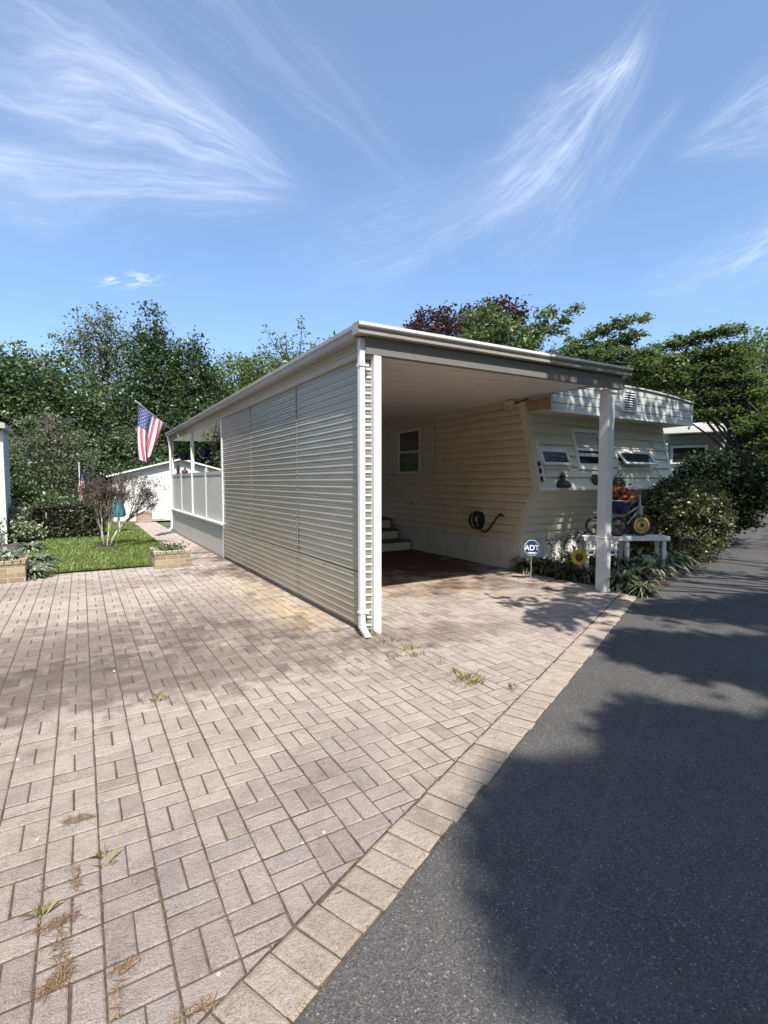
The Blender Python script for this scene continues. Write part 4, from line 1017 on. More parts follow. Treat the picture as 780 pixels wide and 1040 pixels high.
# white slatted lounge chair behind the hedge
c = at(80, 516, 18.6)
lc = thing('lounge_chair', (c.x, c.y, 0), 'white slatted garden lounge chair behind the hedge', 'chair')
mb = MB()
for k in range(7): mb.box(c.x-.9+k*.13, c.x-.9+k*.13+.10, c.y-.3, c.y+.3, .60, .63)
mb.build('seat', M['white'], lc)
mb = MB()
for k in range(6): mb.bar((c.x+.05+k*.09, c.y-.3, .63+k*.055), (c.x+.05+k*.09, c.y+.3, .63+k*.055), .07, .025)
mb.build('backrest', M['white'], lc)
for dx in (-.85, .1):
    for dy in (-.28, .28): mb = MB(); mb.tube([(c.x+dx, c.y+dy, 0), (c.x+dx, c.y+dy, .6)], .02, 6); mb.build('leg', M['white'], lc)
for dy in (-.33, .33): mb = MB(); mb.tube([(c.x-.6, c.y+dy, .62), (c.x-.5, c.y+dy, .82), (c.x+.15, c.y+dy, .84)], .02, 6); mb.build('armrest', M['white'], lc)
# turquoise bundle behind the shrub
c = at(121, 524, 17.0)
tq = thing('folded_parasol', (c.x, c.y, 0), 'folded turquoise parasol standing behind the bare twiggy shrub', 'parasol')
mb = MB(); mb.tube([(c.x, c.y, 0), (c.x, c.y, 1.1)], .018, 6); mb.build('pole', M['white'], tq)
mb = MB(); n = 18; vs = []; pr_ = [(.03, 1.05), (.08, .95), (.12, .75), (.15, .52), (.12, .46)]
for r, z in pr_:
    for k in range(n): a = 2*PI*k/n; rr = r*(1+.25*math.cos(6*a)); vs.append((c.x+rr*math.cos(a), c.y+rr*math.sin(a), z))
mb.add(vs, [(i*n+k, i*n+(k+1) % n, (i+1)*n+(k+1) % n, (i+1)*n+k) for i in range(4) for k in range(n)]); mb.build('canopy', M['teal'], tq, True)

# ------------------------------------------------------------------ neighbour house, left edge
nb = thing('neighbour_house', (-4, 20, 0), 'pale blue sided house with white corner board at the left picture edge', 'house')
cr = at(4, 500, 15.2); hx = cr.x; dq = ray(10.5, 500); ylim = dq.y*hx/dq.x
mb = MB(); z = .3; y0, y1 = cr.y, ylim
while z < 2.72:
    mb.add([(hx, y0-.014, z), (hx-5, y0-.014, z), (hx-5, y0, z+.11), (hx, y0, z+.11), (hx, y0, z), (hx-5, y0, z)], [(0, 1, 2, 3), (0, 1, 5, 4)])
    mb.add([(hx+.014, y0, z), (hx+.014, y1, z), (hx, y1, z+.11), (hx, y0, z+.11), (hx, y0, z), (hx, y1, z)], [(0, 1, 2, 3), (0, 1, 5, 4)]); z += .11
mb.box(hx-5, hx-.002, y0+.002, y1, 0, 2.75); mb.build('wall', M['blue_siding'], nb)
mb = MB(); mb.box(hx-.10, hx+.028, y0-.03, y0+.10, 0, 2.74); mb.build('corner_board', M['white'], nb, bevel=.004)
mb = MB(); mb.prism([(hx+.10, y0-.25, 2.78), (hx+.10, y0-.25, 2.90), (hx-2.5, y0-.25, 3.3), (hx-5.1, y0-.25, 2.90), (hx-5.1, y0-.25, 2.78)], (0, ylim-y0+.4, 0)); mb.build('roof', M['tank'], nb)
mb = MB(); mb.box(hx-.62, hx-.22, y0-.045, y0-.016, 1.35, 2.3); w_ = mb.build('window', M['white'], nb); mb = MB(); mb.box(hx-.58, hx-.26, y0-.052, y0-.046, 1.4, 2.25); mb.build('pane', M['glass'], w_)

# ------------------------------------------------------------------ neighbour homes, right
def far_home(px0, px1, py_top, D, label, wallm, nm='mobile_home'):
    a = at(px0, py_top, D); b = at(px1, py_top, D); ex = (b-a); ex.z = 0; W = ex.length; ex.normalize(); ey = Vector((-ex.y, ex.x, 0)); zt = a.z
    t = thing(nm, ((a.x+b.x)/2, (a.y+b.y)/2, 0), label, 'mobile home')
    O = Vector((a.x, a.y, 0)); Z = Vector((0, 0, 1))
    mb = MB(); mb.obox(O+ex*W/2+ey*3.2+Z*(zt-.35)/2, ex, ey, Z, W-.5, 6, zt-.35)
    z = .3
    while z < zt-.5: mb.obox(O+ex*W/2+ey*.185+Z*(z+.06), ex, ey, Z, W-.5, .03, .02); z += .18
    mb.build('wall', wallm, t)
    mb = MB(); mb.obox(O+ex*W/2+ey*2.9+Z*(zt-.16), ex, ey, Z, W, 6.6, .3); mb.obox(O+ex*W/2+ey*2.9+Z*(zt+.06), ex, ey, Z, W-.9, 5.6, .12); mb.build('roof', M['white'], t, bevel=.02)
    fr = MB(); fr.obox(O+ex*W*.42+ey*.17+Z*(zt-1.15), ex, ey, Z, 1.3, .05, .75); f = fr.build('window', M['white'], t)
    g = MB(); g.obox(O+ex*W*.42+ey*.14+Z*(zt-1.15), ex, ey, Z, 1.1, .03, .56); g.build('pane', M['glass'], f)
    mb = MB(); mb.bar(O+ex*(W-.15)+ey*.1+Z*(zt-.32), O+ex*(W-.55)+ey*.1+Z*(.9), .18, .14); mb.build('corner_trim', M['white'], t)
    return t
far_home(672, 742, 434, 24, 'grey sided neighbouring mobile home with a white roof edge beyond the dark bush', M['grey_siding'])
far_home(741, 768, 458, 42, 'small white house far down the road among the trees', M['shed_wall'], 'distant_house')

# ------------------------------------------------------------------ bushes in the front bed
def bush(name, label, c, rad, n, per, cr, ls, m, bark='bark', nl=14, shell=.72, extra=()):
    t = thing(name, (c[0], c[1], 0), label, 'bush')
    bl_ = [((c[0], c[1], c[2]), rad)]+list(extra)
    for k in range(9):
        a = random.uniform(0, 2*PI); e = random.uniform(-.2, 1.2); d = Vector((math.cos(a)*math.cos(e)*rad[0], math.sin(a)*math.cos(e)*rad[1], math.sin(e)*rad[2]))*.72
        bl_.append(((c[0]+d.x, c[1]+d.y, c[2]+d.z), (rad[0]*.36, rad[1]*.36, rad[2]*.34)))
    P, cc = blob_points(bl_, n, per, cr, shell); P = P[P[:, 2] > .015]
    mb = MB(); limbs(mb, (c[0], c[1], 0), (c[0], c[1], c[2]*.8), .05, cc[:nl], .2, .006); mb.build('stems', M[bark], t, True)
    leaves('foliage', P, ls, M[m], t, up=.35); return t
bush('round_bush', 'rounded box bush with yellowed tips at the road edge by the bench', (9.95, 5.40, .72), (.92, .82, .84), 1000, 26, .065, .058, 'lf_box', shell=.86)
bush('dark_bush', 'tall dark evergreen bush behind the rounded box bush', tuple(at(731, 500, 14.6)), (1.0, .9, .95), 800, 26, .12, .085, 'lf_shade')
bush('road_bush', 'low fresh green bush farther along the road edge', (21.3, 9.9, .7), (1.2, .8, .8), 240, 22, .14, .10, 'lf_fresh')
# ground plants of the bed: individuals
spots = [(538, 580, 7.6, .36, 'lf_bed'), (552, 582, 7.5, .34, 'lf_bed'), (566, 584, 7.4, .30, 'lf_bed'), (580, 588, 7.4, .28, 'lf_bed'), (596, 590, 7.45, .28, 'lf_bed'), (572, 572, 8.1, .30, 'lf_mid'), (600, 574, 8.3, .34, 'lf_mid'),
         (630, 598, 7.5, .32, 'lf_bed'), (645, 592, 7.9, .36, 'lf_bed'), (662, 585, 8.3, .40, 'lf_var'), (678, 578, 8.7, .40, 'lf_var'), (640, 575, 8.5, .42, 'lf_bed'), (660, 572, 8.9, .40, 'lf_bed'), (625, 580, 8.2, .36, 'lf_bed'), (652, 604, 7.45, .22, 'lf_bed'), (690, 572, 9.2, .34, 'lf_var')]
pal = ['left of the sunflower', 'under the security sign side', 'in front of the sunflower', 'just left of the support post', 'behind the support post', 'behind the sunflower', 'under the bench lattice',
       'just right of the support post', 'under the tricycle wheel', 'below the bench end', 'between bench and box bush', 'beneath the bench', 'under the right bench leg', 'behind the post base', 'at the paving corner', 'at the foot of the box bush']
for (px, py, D, R, m), w in zip(spots, pal):
    c = gr(px, py); c2 = Vector((c.x, c.y, 0))
    hosta((c2.x, c2.y, .01), R*1.15, 170, m, ('striped pale' if m == 'lf_var' else 'dark green' if m == 'lf_mid' else 'narrow leaved green')+' bed plant '+w, 'bed_plant', 'plant', 'low plants in the front flower bed', .95)
# upright fern-like stems against the skirt
for k, (px, py, D, w) in enumerate(((566, 560, 8.2, 'left of the yellow sunflower'), (577, 557, 8.3, 'directly behind the yellow sunflower'))):
    c = at(px, py, D); t = thing('feathery_stem', (c.x, c.y, 0), 'tall arching feathery stem '+w, 'plant')
    mb = MB(); q = []
    for s_ in range(3):
        p0 = Vector((c.x+.03*s_, c.y, 0)); dr = Vector((random.uniform(.1, .4)*(1 if s_ else -1), 0, 0)); ps = [p0+dr*f*f+Vector((0, 0, .85*f-.1*f*f)) for f in (0, .25, .5, .75, 1)]
        mb.tube(ps, [.008, .007, .006, .004, .002], 5)
        for f in range(2, 40): 
            i = min(int(f/10), 3); q.append(np.array(ps[i].lerp(ps[i+1], f/10-i))+RNG.normal(size=3)*.03)
    mb.build('stem', M['twig'], t); leaves('fronds', np.array(q), .09, M['lf_dark'], t, aspect=.25)

# ------------------------------------------------------------------ background trees
def B(px, py, D, rx, rz, ry=None):
    k = D/F_PX; c = at(px, py, D); return (c, (rx*k, (ry or rx)*k, rz*k))
def base(px, D): c = at(px, 500, D); return Vector((c.x, c.y, -.05))
def topc(px, py, D): return at(px, py, D)
GL = 'trees behind the garden'
tree('maple', 'broad dense maple at the far left above the blue house', 'tree', base(20, 26), topc(22, 385, 26), .24, [B(15, 400, 26, 42, 36), B(62, 405, 26, 38, 36), B(25, 455, 26, 55, 42), B(-45, 420, 26, 50, 50), B(75, 455, 26, 42, 42), B(-20, 395, 26, 35, 32)], 2600, 16, .24, .17, 'lf_mid', GL, nl=8)
tree('locust', 'airy grey green tree with see-through crown rising behind the maple', 'tree', base(105, 31), topc(108, 345, 31), .13, [B(103, 348, 31, 24, 32), B(80, 352, 31, 20, 18), B(130, 362, 31, 26, 30), B(105, 395, 31, 46, 34), B(85, 435, 31, 46, 36), B(100, 326, 31, 14, 12)], 1000, 14, .22, .15, 'lf_grey', GL, nl=40, shell=.2)
tree('hornbeam', 'tall dark tree with two pointed tips behind the flag', 'tree', base(165, 27), topc(158, 325, 27), .24, [B(154, 345, 27, 13, 32), B(158, 385, 27, 26, 34), B(190, 380, 27, 20, 30), B(205, 405, 27, 28, 30), B(150, 425, 27, 34, 36), B(188, 430, 27, 42, 34), B(200, 355, 27, 6, 14)], 2300, 16, .21, .16, 'lf_dark', GL, nl=8)
tree('linden', 'bright yellow green tree showing above the carport eave', 'tree', base(262, 34), topc(262, 375, 34), .25, [B(238, 388, 34, 28, 24), B(272, 384, 34, 34, 22), B(308, 392, 34, 38, 28), B(222, 412, 34, 28, 24), B(270, 420, 34, 60, 30)], 1700, 16, .28, .19, 'lf_yel', GL)
# sparse ailanthus-like tips
t = thing('tree_of_heaven', base(300, 25), 'sparse tall tree with thin leafy shoots above the carport roof', 'tree', GL)
mb = MB(); q = []; bt_ = base(300, 25); fk = at(300, 392, 25); mb.tube([bt_, bt_.lerp(fk, .5)+Vector((.1, .1, 0)), fk], [.16, .12, .08], 8)
for (x0, y0, x1, y1) in ((300, 385, 268, 332), (300, 380, 285, 350), (303, 372, 307, 322), (303, 376, 322, 345), (305, 380, 343, 340), (310, 375, 352, 352), (290, 372, 266, 352), (296, 372, 290, 338)):
    a, b = at(x0, y0, 25), at(x1, y1, 25); m_ = a.lerp(b, .5)+Vector((random.uniform(-.1, .1), 0, -.12)); mb.tube([fk, a, m_, b], [.05, .04, .025, .01], 5)
    for k in range(85):
        f = random.random()**.8; p = (a.lerp(m_, f*2) if f < .5 else m_.lerp(b, f*2-1)); q.append(np.array(p)+RNG.normal(size=3)*np.array([.2, .2, .12]))
mb.build('trunk', M['bark'], t, True); leaves('crown', np.array(q), .21, M['lf_yel'], t, aspect=.4)
tree('yew', 'dark feathery conifer in front of the maple left of the small flag', 'tree', base(48, 21), topc(48, 420, 21), .16, [B(48, 450, 21, 26, 26), B(60, 475, 21, 30, 34), B(30, 480, 21, 32, 34), B(50, 505, 21, 44, 26)], 900, 18, .16, .12, 'lf_grey', GL, shell=.5, aspect=.3)
tree('holly', 'dark holly between the conifer and the white shed', 'tree', base(118, 24.5), topc(118, 440, 24.5), .14, [B(105, 475, 24.5, 30, 34), B(135, 465, 24.5, 30, 32), B(120, 500, 24.5, 42, 26), B(78, 488, 24.5, 28, 30)], 1200, 16, .2, .15, 'lf_dark', GL)
tree('laurel', 'dark broad laurel behind the shed roof and porch opening', 'tree', base(205, 27.5), topc(205, 440, 27.5), .16, [B(175, 458, 27.5, 34, 30), B(215, 450, 27.5, 36, 34), B(250, 455, 27.5, 38, 36), B(210, 480, 27.5, 54, 26)], 1200, 16, .24, .16, 'lf_dark', GL)
tree('elder', 'bushy green shrub tree beside the blue house', 'tree', base(15, 19), topc(15, 500, 19), .10, [B(5, 505, 19, 24, 26), B(28, 520, 19, 24, 22), B(-25, 490, 19, 34, 40), B(62, 520, 19.5, 30, 18)], 520, 18, .16, .12, 'lf_mid', GL)
GR_ = 'trees behind the mobile home'
tree('purple_plum', 'dark purple leaved plum tree above the carport roof', 'tree', base(478, 27), topc(478, 335, 27), .2, [B(438, 330, 27, 22, 12), B(462, 326, 27, 20, 12), B(508, 318, 27, 20, 14), B(500, 335, 27, 30, 20), B(423, 334, 27, 11, 8), B(460, 345, 27, 44, 20), B(520, 325, 27, 14, 10)], 560, 14, .22, .20, 'lf_purple', GR_)
tree('ash', 'green ash with upright branch tips right of the purple plum', 'tree', base(512, 22), topc(505, 330, 22), .18, [B(482, 322, 22, 12, 8), B(495, 316, 22, 10, 6), B(505, 335, 22, 22, 12), B(490, 345, 22, 24, 12), B(530, 352, 22, 24, 10), B(556, 316, 22, 8, 4), B(550, 326, 22, 10, 5), B(540, 338, 22, 16, 7)], 420, 12, .15, .16, 'lf_fresh', GR_, nl=24, shell=.3)
tree('dogwood', 'green tree with long branches rising to the right above the roof band', 'tree', base(590, 20), topc(580, 350, 20), .18, [B(566, 335, 20, 9, 5), B(573, 325, 20, 8, 4), B(582, 315, 20, 8, 4), B(592, 345, 20, 14, 5), B(610, 337, 20, 13, 4), B(628, 330, 20, 12, 4), B(647, 324, 20, 12, 3), B(585, 358, 20, 26, 8), B(620, 350, 20, 18, 5), B(640, 342, 20, 14, 4), B(618, 364, 20, 30, 8), B(650, 360, 20, 18, 5), B(660, 376, 20, 26, 14)], 620, 13, .10, .14, 'lf_fresh', GR_, nl=34, shell=.2, up=1.2)
tiers = []
for (y, x0, x1, rz) in ((338, 695, 745, 5), (347, 680, 720, 6), (352, 725, 768, 6), (362, 672, 740, 7), (374, 668, 765, 8), (388, 672, 780, 8), (402, 690, 790, 9), (418, 700, 800, 10)):
    for x in np.arange(x0, x1+1, 22): tiers.append(B(x+random.uniform(-5, 5), y+random.uniform(-2, 2)-(x-x0)*.10+4, 21, 15, rz*.55))
for x in range(680, 800, 18): tiers += [B(x, 432+random.uniform(-4, 4), 20.6, 18, 9), B(x+8, 448+random.uniform(-4, 4), 20.6, 16, 8)] if x > 755 else []
tree('tiered_tree', 'dark green tree with flat layered tiers of foliage at the right', 'tree', base(768, 21), topc(745, 385, 21), .16, tiers, 1250, 20, .11, .12, 'lf_fresh', GR_, nl=40, shell=.2, up=1.8)
tree('oak', 'large green oak at the right picture edge above the road', 'tree', base(800, 32), topc(795, 400, 32), .2, [B(790, 385, 32, 45, 38), B(770, 420, 32, 38, 34), B(830, 400, 32, 50, 48), B(775, 455, 32, 24, 26), B(750, 400, 32, 30, 30)], 1000, 14, .34, .26, 'lf_fresh', GR_)
tree('spruce', 'dark evergreen behind the neighbouring mobile home roof', 'tree', base(712, 29), topc(712, 395, 29), .18, [B(712, 410, 29, 34, 22), B(690, 425, 29, 28, 22), B(735, 432, 29, 26, 24), B(745, 455, 29, 20, 20), B(660, 400, 29, 30, 30)], 760, 14, .28, .22, 'lf_dark', GR_)
tree('beech', 'full dark beech filling the background behind the tiered tree', 'tree', base(690, 26.5), topc(690, 370, 26.5), .22, [B(690, 385, 26.5, 40, 20), B(735, 380, 26.5, 40, 24), B(775, 378, 26.5, 34, 26), B(650, 392, 26.5, 34, 18), B(715, 415, 26.5, 60, 28), B(770, 425, 26.5, 40, 32), B(610, 385, 26.5, 40, 16), B(560, 372, 26.5, 40, 14)], 1800, 18, .22, .15, 'lf_mid', GR_, nl=6)
tree('roadside_tree', 'far green tree closing the view where the road disappears', 'tree', base(775, 55), topc(775, 455, 55), .25, [B(765, 465, 55, 16, 18), B(785, 455, 55, 22, 26), B(745, 470, 55, 14, 14), B(805, 465, 55, 22, 26)], 480, 14, .5, .36, 'lf_mid', GR_)
# distant wood that closes the horizon
P = []
for k in range(900):
    a = random.uniform(-1.6, 1.9); D = random.uniform(62, 80); c = Vector((math.sin(a+.3)*D, math.cos(a+.3)*D, random.uniform(0, 1)**.7*(6.0+1.6*math.sin(a*9)+1.2*math.sin(a*23))))
    P.append(RNG.normal(size=(16, 3))*np.array([1.2, 1.2, .8])+np.array(c))
o = leaves('distant_wood', np.concatenate(P), .9, M['lf_mid'], None, up=.4); o['kind'] = 'stuff'

# ------------------------------------------------------------------ trees across the road: out of view, they cast the shade on the road and bed
def shade_tree(nm, label, bse, topz, groups, lsize=.15, seed=3, blobs=None):
    rs = np.random.default_rng(seed); pts = []; cc = []
    for (poly, n, per, sp, h0, h1, zt) in groups:
        poly = np.array(poly, float); mn, mx = poly.min(0), poly.max(0); k = 0
        while k < n:
            x, y = rs.uniform(mn, mx); inside = False; j = len(poly)-1
            for i in range(len(poly)):
                if (poly[i, 1] > y) != (poly[j, 1] > y) and x < (poly[j, 0]-poly[i, 0])*(y-poly[i, 1])/(poly[j, 1]-poly[i, 1])+poly[i, 0]: inside = not inside
                j = i
            if not inside: continue
            k += 1; h = rs.uniform(h0, h1); c = np.array([x-SHD.x*h, y-SHD.y*h, zt+h]); cc.append(c)
            q_ = Vector(c)-Vector((0, 0, EYE)); zf = q_.dot(FW)
            if zf > -.5 and abs(q_.dot(RT)) < .95*zf+1.2 and q_.dot(UP) < 1.25*zf+1.2: cc.pop(); continue
            pts.append(c+rs.normal(size=(per, 3))*np.array([sp, sp, sp*.6]))
    t = thing(nm, bse, label, 'tree', 'shade trees across the road')
    ix = rs.choice(len(cc), min(30, len(cc)), replace=False); mb = MB()
    limbs(mb, bse, (bse[0], bse[1], topz), .22, [cc[i] for i in ix]); mb.build('trunk', M['bark'], t, True)
    if blobs:  # extra crown masses added to hold back sky light
        P, c2 = blob_points(blobs, 1500, 16, .38, .3); pts.append(P)
    leaves('crown', np.concatenate(pts), lsize, M['lf_mid'], t, up=1.)
def GP(*px): return [tuple(gr(x, y)[:2]) for x, y in px]
near = GP((535, 865), (530, 832), (550, 808), (590, 800), (640, 798), (690, 775), (830, 770), (830, 1060), (700, 1060), (655, 1010), (610, 965), (565, 905))
band1 = GP((652, 728), (668, 718), (700, 735), (830, 745), (830, 790), (680, 790), (650, 768))
band2 = GP((622, 660), (650, 642), (700, 647), (830, 652), (830, 705), (740, 688), (670, 676))
band3 = GP((650, 622), (672, 612), (830, 602), (830, 628), (700, 630))
pav = GP((500, 617), (530, 604), (575, 592), (612, 594), (640, 612), (620, 632), (585, 640), (548, 628))
rear = GP((3.0, 1.0)) if False else [(3.2, 1.2), (6, 2.6), (9, 3.2), (9, -1), (3.2, -2)]
shade_tree('shade_maple', 'wide maple across the road just outside the picture casting the near shade', (3.5, -9.0, -.05), 10.5,
           [(near, 620, 30, .12, 9, 14, 0), (band1, 170, 26, .10, 9, 13, 0), (rear, 110, 20, .22, 9, 14, 0)], .19, 3, [((5, -11, 8), (4.2, 3, 3.5)), ((8.5, -9, 5), (4, 3, 4)), ((7., -13, 12), (3.5, 3, 2.5)), ((4.5, -7.5, 7), (2.5, 1.8, 1.2)), ((7.5, -6, 6), (2.5, 2, 1.5))])
bed = [(6.1, 3.9), (10.6, 4.4), (10.6, 6.2), (6.2, 5.4)]
shade_tree('shade_oak', 'oak farther along the opposite road edge casting dappled shade on the flower bed', (9.5, -4.2, -.05), 6.8,
           [(band2, 200, 22, .12, 7, 10, 0), (band3, 130, 20, .13, 7, 10, 0), ([(5.95, 4.1), (6.5, 4.1), (6.5, 4.7), (5.95, 4.7)], 40, 20, .15, 4.5, 6.5, 1.4), (pav, 48, 20, .13, 5.0, 6.5, 0), ([(6.4, 4.0), (9.1, 4.2), (9.1, 6), (6.4, 5.8)], 130, 22, .2, 4.6, 6.6, .6),
            ([(6.1, 5.2), (10.8, 5.2), (10.8, 6.2), (6.6, 6.2)], 330, 26, .22, 4.2, 6.5, 2.0), ([(6.5, 5.3), (10.8, 5.3), (10.8, 6.0), (6.5, 6.0)], 150, 24, .22, 4.2, 6.5, .9), ([(5.0, 4.1), (6.5, 4.1), (6.5, 4.6), (5.0, 4.6)], 30, 20, .16, 3.6, 5.0, 2.85)], .17, 5, [((11, -6, 5), (4, 3, 4)), ((10, -5.5, 9), (3.5, 2.5, 2.5)), ((14, -4.5, 4), (3.5, 3, 3.5))])
shade_tree('shade_ash', 'ash at the bend opposite the dark bush shading the far road', (17.5, -2.4, -.05), 6.5,
           [([(9, 3.2), (26, 10), (26, 5.5), (9, .8)], 330, 20, .24, 5.5, 8., 0), ([(10.6, 4.2), (15, 5.6), (14.5, 8), (10.8, 6.8)], 90, 20, .26, 4.2, 6, 1.5)], .2, 8, [((19, -4, 5), (4.5, 3, 4)), ((18, -3.5, 9), (4, 3, 3)), ((25, -2, 5), (4.5, 3, 4))])

ct = tree('sky_block_tree', 'unseen broad tree added behind the driveway opposite the carport to block sky light', 'tree', (-3, -15, -.05), (-3, -15, 5.5), .28, [((-3, -15, 6), (4.2, 3, 3.2)), ((-6, -15.5, 4), (3, 2.5, 2.6)), ((.5, -14.5, 4), (3, 2.5, 2.6)), ((-3, -15, 9), (2.6, 2.2, 1.8))], 900, 16, .4, .34, 'lf_mid', 'unseen trees added to block sky light')  # unseen trees added around the camera to block sky light and deepen shade
for q, sc_t, lb in (((-12, -12, -.05), .95, 'unseen broad tree added at the far end of the driveway side to block sky light'), ((-11.5, -3, -.05), .95, 'unseen broad tree added left of the driveway to block sky light'), ((-12.5, 4.5, -.05), .9, 'unseen broad tree added between the paved court and the blue house to block sky light'), ((-7, -7.5, -.05), .8, 'smaller unseen broad tree added near the lane mouth to block sky light'), ((-16, 9, -.05), 1.0, 'unseen broad tree added behind the blue house to block sky light'), ((-11, 24, -.05), 1.0, 'unseen broad tree added behind the garden left of the maple to block sky light'), ((6, -18, -.05), 1.0, 'unseen broad tree added farthest behind the lane to block sky light')):
    o = ct.copy(); COL.objects.link(o); o.location = q; o.rotation_euler = (0, 0, q[0]*.7); o.scale = (sc_t,)*3; o['label'] = lb
    for ch in list(ct.children):
        c2 = ch.copy(); COL.objects.link(c2); c2.parent = o; c2.matrix_parent_inverse = ch.matrix_parent_inverse.copy()

# ------------------------------------------------------------------ sun, sky, camera
sd_ = -SHD.normalized(); el = math.asin(sd_.z); az = math.atan2(sd_.x, sd_.y)
L = bpy.data.lights.new('sun', 'SUN'); L.energy = 4.2; L.angle = math.radians(.53); L.color = (1, .955, .89)
so = bpy.data.objects.new('sun', L); COL.objects.link(so); so.rotation_euler = SHD.normalized().to_track_quat('-Z', 'Y').to_euler(); so.location = (0, -10, 20)
W = bpy.data.worlds.new('World'); SC.world = W; W.use_nodes = True; nt = W.node_tree; bg = nt.nodes['Background']
sky = nd(nt, 'ShaderNodeTexSky', sky_type='NISHITA'); sky.sun_disc = False; sky.sun_elevation = el; sky.sun_rotation = az; sky.air_density = 1.0; sky.dust_density = 1.4; sky.ozone_density = 3.2
tc = nd(nt, 'ShaderNodeTexCoord'); DIR = tc.outputs['Generated']
def vdot(v):
    n = nd(nt, 'ShaderNodeVectorMath', operation='DOT_PRODUCT'); nt.links.new(DIR, n.inputs[0]); n.inputs[1].default_value = tuple(v); return n.outputs['Value']
def mth(op, a, b=None, c=None):
    n = nd(nt, 'ShaderNodeMath', operation=op)
    for i, x in enumerate((a, b, c)):
        if x is None: continue
        if hasattr(x, 'is_output'): nt.links.new(x, n.inputs[i])
        else: n.inputs[i].default_value = x
    return n.outputs[0]
def fan(apex, far, w0, w1, amt, ku=2., kv=5., seed=0., lo=.36, hi=.76, bend=0., u0=.0, u1=1.25, base_=.18, warp=.38):
    # wisps that spread from an apex towards a far point
    A, Bv = ray(*apex).normalized(), ray(*far).normalized(); t1 = (Bv-A); Lf = t1.length; t1.normalize(); ctr = (A+Bv).normalized(); t2 = ctr.cross(t1).normalized()
    u = mth('DIVIDE', mth('SUBTRACT', vdot(t1), A.dot(t1)), Lf); v0 = mth('SUBTRACT', vdot(t2), A.dot(t2))
    v0 = mth('ADD', v0, mth('MULTIPLY', mth('MULTIPLY', u, mth('SUBTRACT', 1., u)), bend))
    v = mth('DIVIDE', v0, mth('MAXIMUM', mth('MULTIPLY_ADD', u, w1-w0, w0), .004))
    nz0 = nd(nt, 'ShaderNodeTexNoise'); nz0.inputs['Scale'].default_value = 7.; nz0.inputs['Detail'].default_value = 4; nt.links.new(DIR, nz0.inputs['Vector'])
    wv = mth('MULTIPLY_ADD', nz0.outputs[0], warp*2, -warp)
    cb = nd(nt, 'ShaderNodeCombineXYZ'); nt.links.new(mth('MULTIPLY_ADD', u, ku, mth('MULTIPLY', wv, .5)), cb.inputs[0]); nt.links.new(mth('MULTIPLY', mth('ADD', v, wv), kv), cb.inputs[1]); cb.inputs[2].default_value = seed
    n = nd(nt, 'ShaderNodeTexNoise'); n.inputs['Scale'].default_value = 1.; n.inputs['Detail'].default_value = 9; n.inputs['Roughness'].default_value = .62; n.inputs['Distortion'].default_value = .2; nt.links.new(cb.outputs[0], n.inputs['Vector'])
    st_ = mth('MULTIPLY_ADD', mrange(nt, n.outputs[0], lo, hi), 1-base_, base_)
    cb2 = nd(nt, 'ShaderNodeCombineXYZ'); nt.links.new(mth('MULTIPLY', u, ku*1.6), cb2.inputs[0]); nt.links.new(mth('MULTIPLY', mth('ADD', v, mth('MULTIPLY', wv, .35)), kv*4.5), cb2.inputs[1]); cb2.inputs[2].default_value = seed+31.
    nf = nd(nt, 'ShaderNodeTexNoise'); nf.inputs['Scale'].default_value = 1.; nf.inputs['Detail'].default_value = 8; nf.inputs['Roughness'].default_value = .65; nt.links.new(cb2.outputs[0], nf.inputs['Vector'])
    st_ = mth('MULTIPLY', st_, mth('MULTIPLY_ADD', mrange(nt, nf.outputs[0], .32, .68), .62, .38))
    av = mth('ABSOLUTE', mth('ADD', v, mth('MULTIPLY', wv, .8)))
    uu = mth('ADD', u, mth('MULTIPLY', wv, .25))
    g = mth('MULTIPLY', mrange(nt, av, .0, 1.15, 1, 0), mth('MULTIPLY', mrange(nt, uu, u0-.05, u0+.30, 0, 1), mrange(nt, uu, u1*.55, u1, 1, 0)))
    g = mth('MULTIPLY', g, mth('GREATER_THAN', vdot(ctr), 0))
    return mth('MULTIPLY', mth('MULTIPLY', g, st_), amt)
cl = None
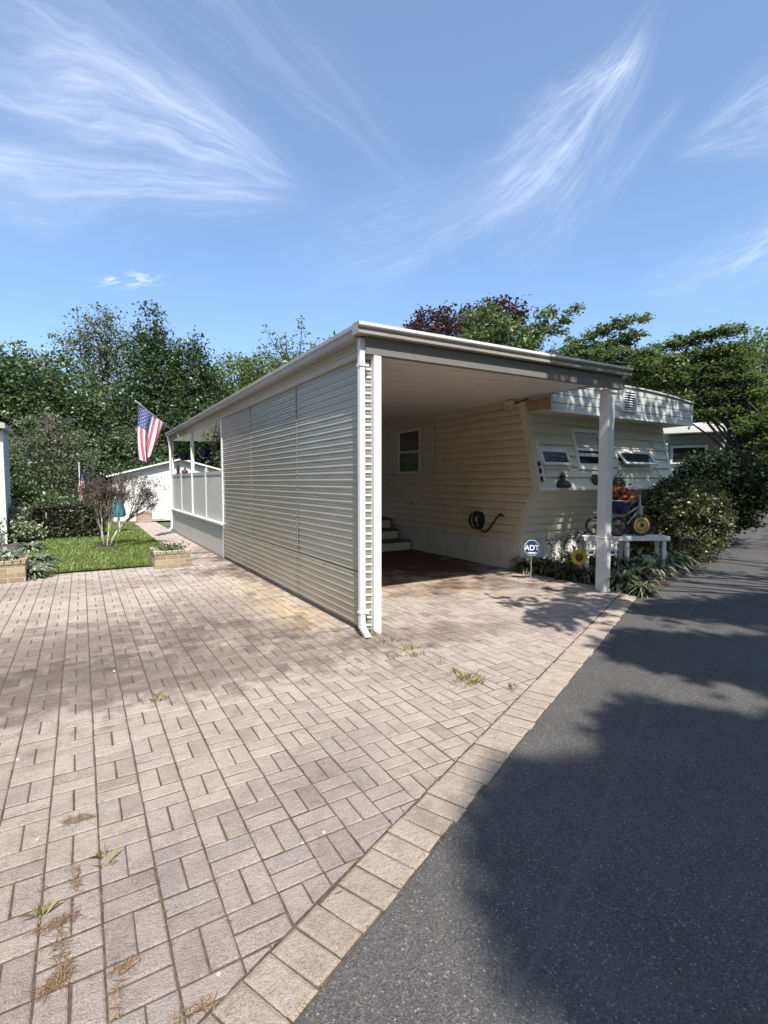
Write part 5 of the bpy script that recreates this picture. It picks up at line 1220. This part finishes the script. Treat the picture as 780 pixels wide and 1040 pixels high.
for kw in (dict(apex=(330, 200), far=(-90, 60), w0=.02, w1=.27, amt=0.67, ku=1.6, kv=3.2, seed=1.3, u1=2.2),
           dict(apex=(300, 190), far=(60, 75), w0=.012, w1=.10, amt=0.63, ku=2.2, kv=3., seed=4.1, bend=-.10, u1=1.5, lo=.32, hi=.80),
           dict(apex=(310, 192), far=(-60, 178), w0=.01, w1=.07, amt=0.55, ku=2, kv=3., seed=7.3, u1=1.8),
           dict(apex=(672, -10), far=(545, 190), w0=.015, w1=.11, amt=0.59, ku=2.2, kv=3.4, seed=2.6, bend=.06, u1=1.6),
           dict(apex=(660, 40), far=(560, 120), w0=.02, w1=.05, amt=0.55, ku=3, kv=3., seed=5.6, u1=1.6),
           dict(apex=(600, 150), far=(370, 255), w0=.05, w1=.10, amt=0.361, ku=2.2, kv=2.6, seed=9.6, u1=1.5, base_=.25),
           dict(apex=(680, 158), far=(830, 100), w0=.01, w1=.10, amt=0.46, ku=2, kv=3., seed=11.6, u1=2.0),
           dict(apex=(640, 300), far=(800, 250), w0=.03, w1=.08, amt=0.344, ku=2, kv=3., seed=13.1, u1=1.8, base_=.25),
           dict(apex=(735, 285), far=(800, 225), w0=.004, w1=.03, amt=0.46, ku=2, kv=3., seed=14.1, u1=1.8),
           dict(apex=(85, 282), far=(165, 284), w0=.016, w1=.016, amt=0.80, ku=4, kv=2.2, seed=15.4, u1=1.2, lo=.45, hi=.62, base_=0., warp=1.2),
           dict(apex=(430, 200), far=(200, -30), w0=.03, w1=.12, amt=0.189, ku=1.6, kv=3.5, seed=16.1, u1=1.6),
           dict(apex=(700, 90), far=(620, 190), w0=.01, w1=.03, amt=0.258, ku=2, kv=3., seed=18.1, u1=1.4)):
    m_ = fan(**kw)
    cl = m_ if cl is None else mth('SUBTRACT', 1., mth('MULTIPLY', mth('SUBTRACT', 1., cl), mth('SUBTRACT', 1., m_)))
skyc = mixc(nt, 1., sky.outputs[0], (.93, 1.08, 1.20), 'MULTIPLY')
cl = mth('SUBTRACT', 1., mth('MULTIPLY', mth('SUBTRACT', 1., cl), .90))        # thin veil of high cirrus
CLOUD = (4.9, 5.5, 6.5)
mx = nd(nt, 'ShaderNodeMix', data_type='RGBA'); nt.links.new(cl, mx.inputs[0]); nt.links.new(skyc, mx.inputs[6]); mx.inputs[7].default_value = (*CLOUD, 1)
nt.links.new(mx.outputs[2], bg.inputs['Color']); bg.inputs['Strength'].default_value = .115
cam = bpy.data.cameras.new('camera'); co = bpy.data.objects.new('camera', cam); COL.objects.link(co)
cam.sensor_fit = 'HORIZONTAL'; cam.sensor_width = 36; cam.lens = 36*F_PX/780; cam.clip_end = 2000; cam.clip_start = .05
co.location = (0, 0, EYE); co.rotation_euler = (PI/2+PITCH, 0, -YAW); SC.camera = co
SC.view_settings.view_transform = 'Standard'; SC.view_settings.look = 'None'; SC.view_settings.exposure = 0.80; SC.view_settings.gamma = 1; SC.view_settings.use_curve_mapping = False
SC.render.engine = 'CYCLES'; SC.cycles.max_bounces = 8; SC.cycles.diffuse_bounces = 4; SC.cycles.transparent_max_bounces = 8
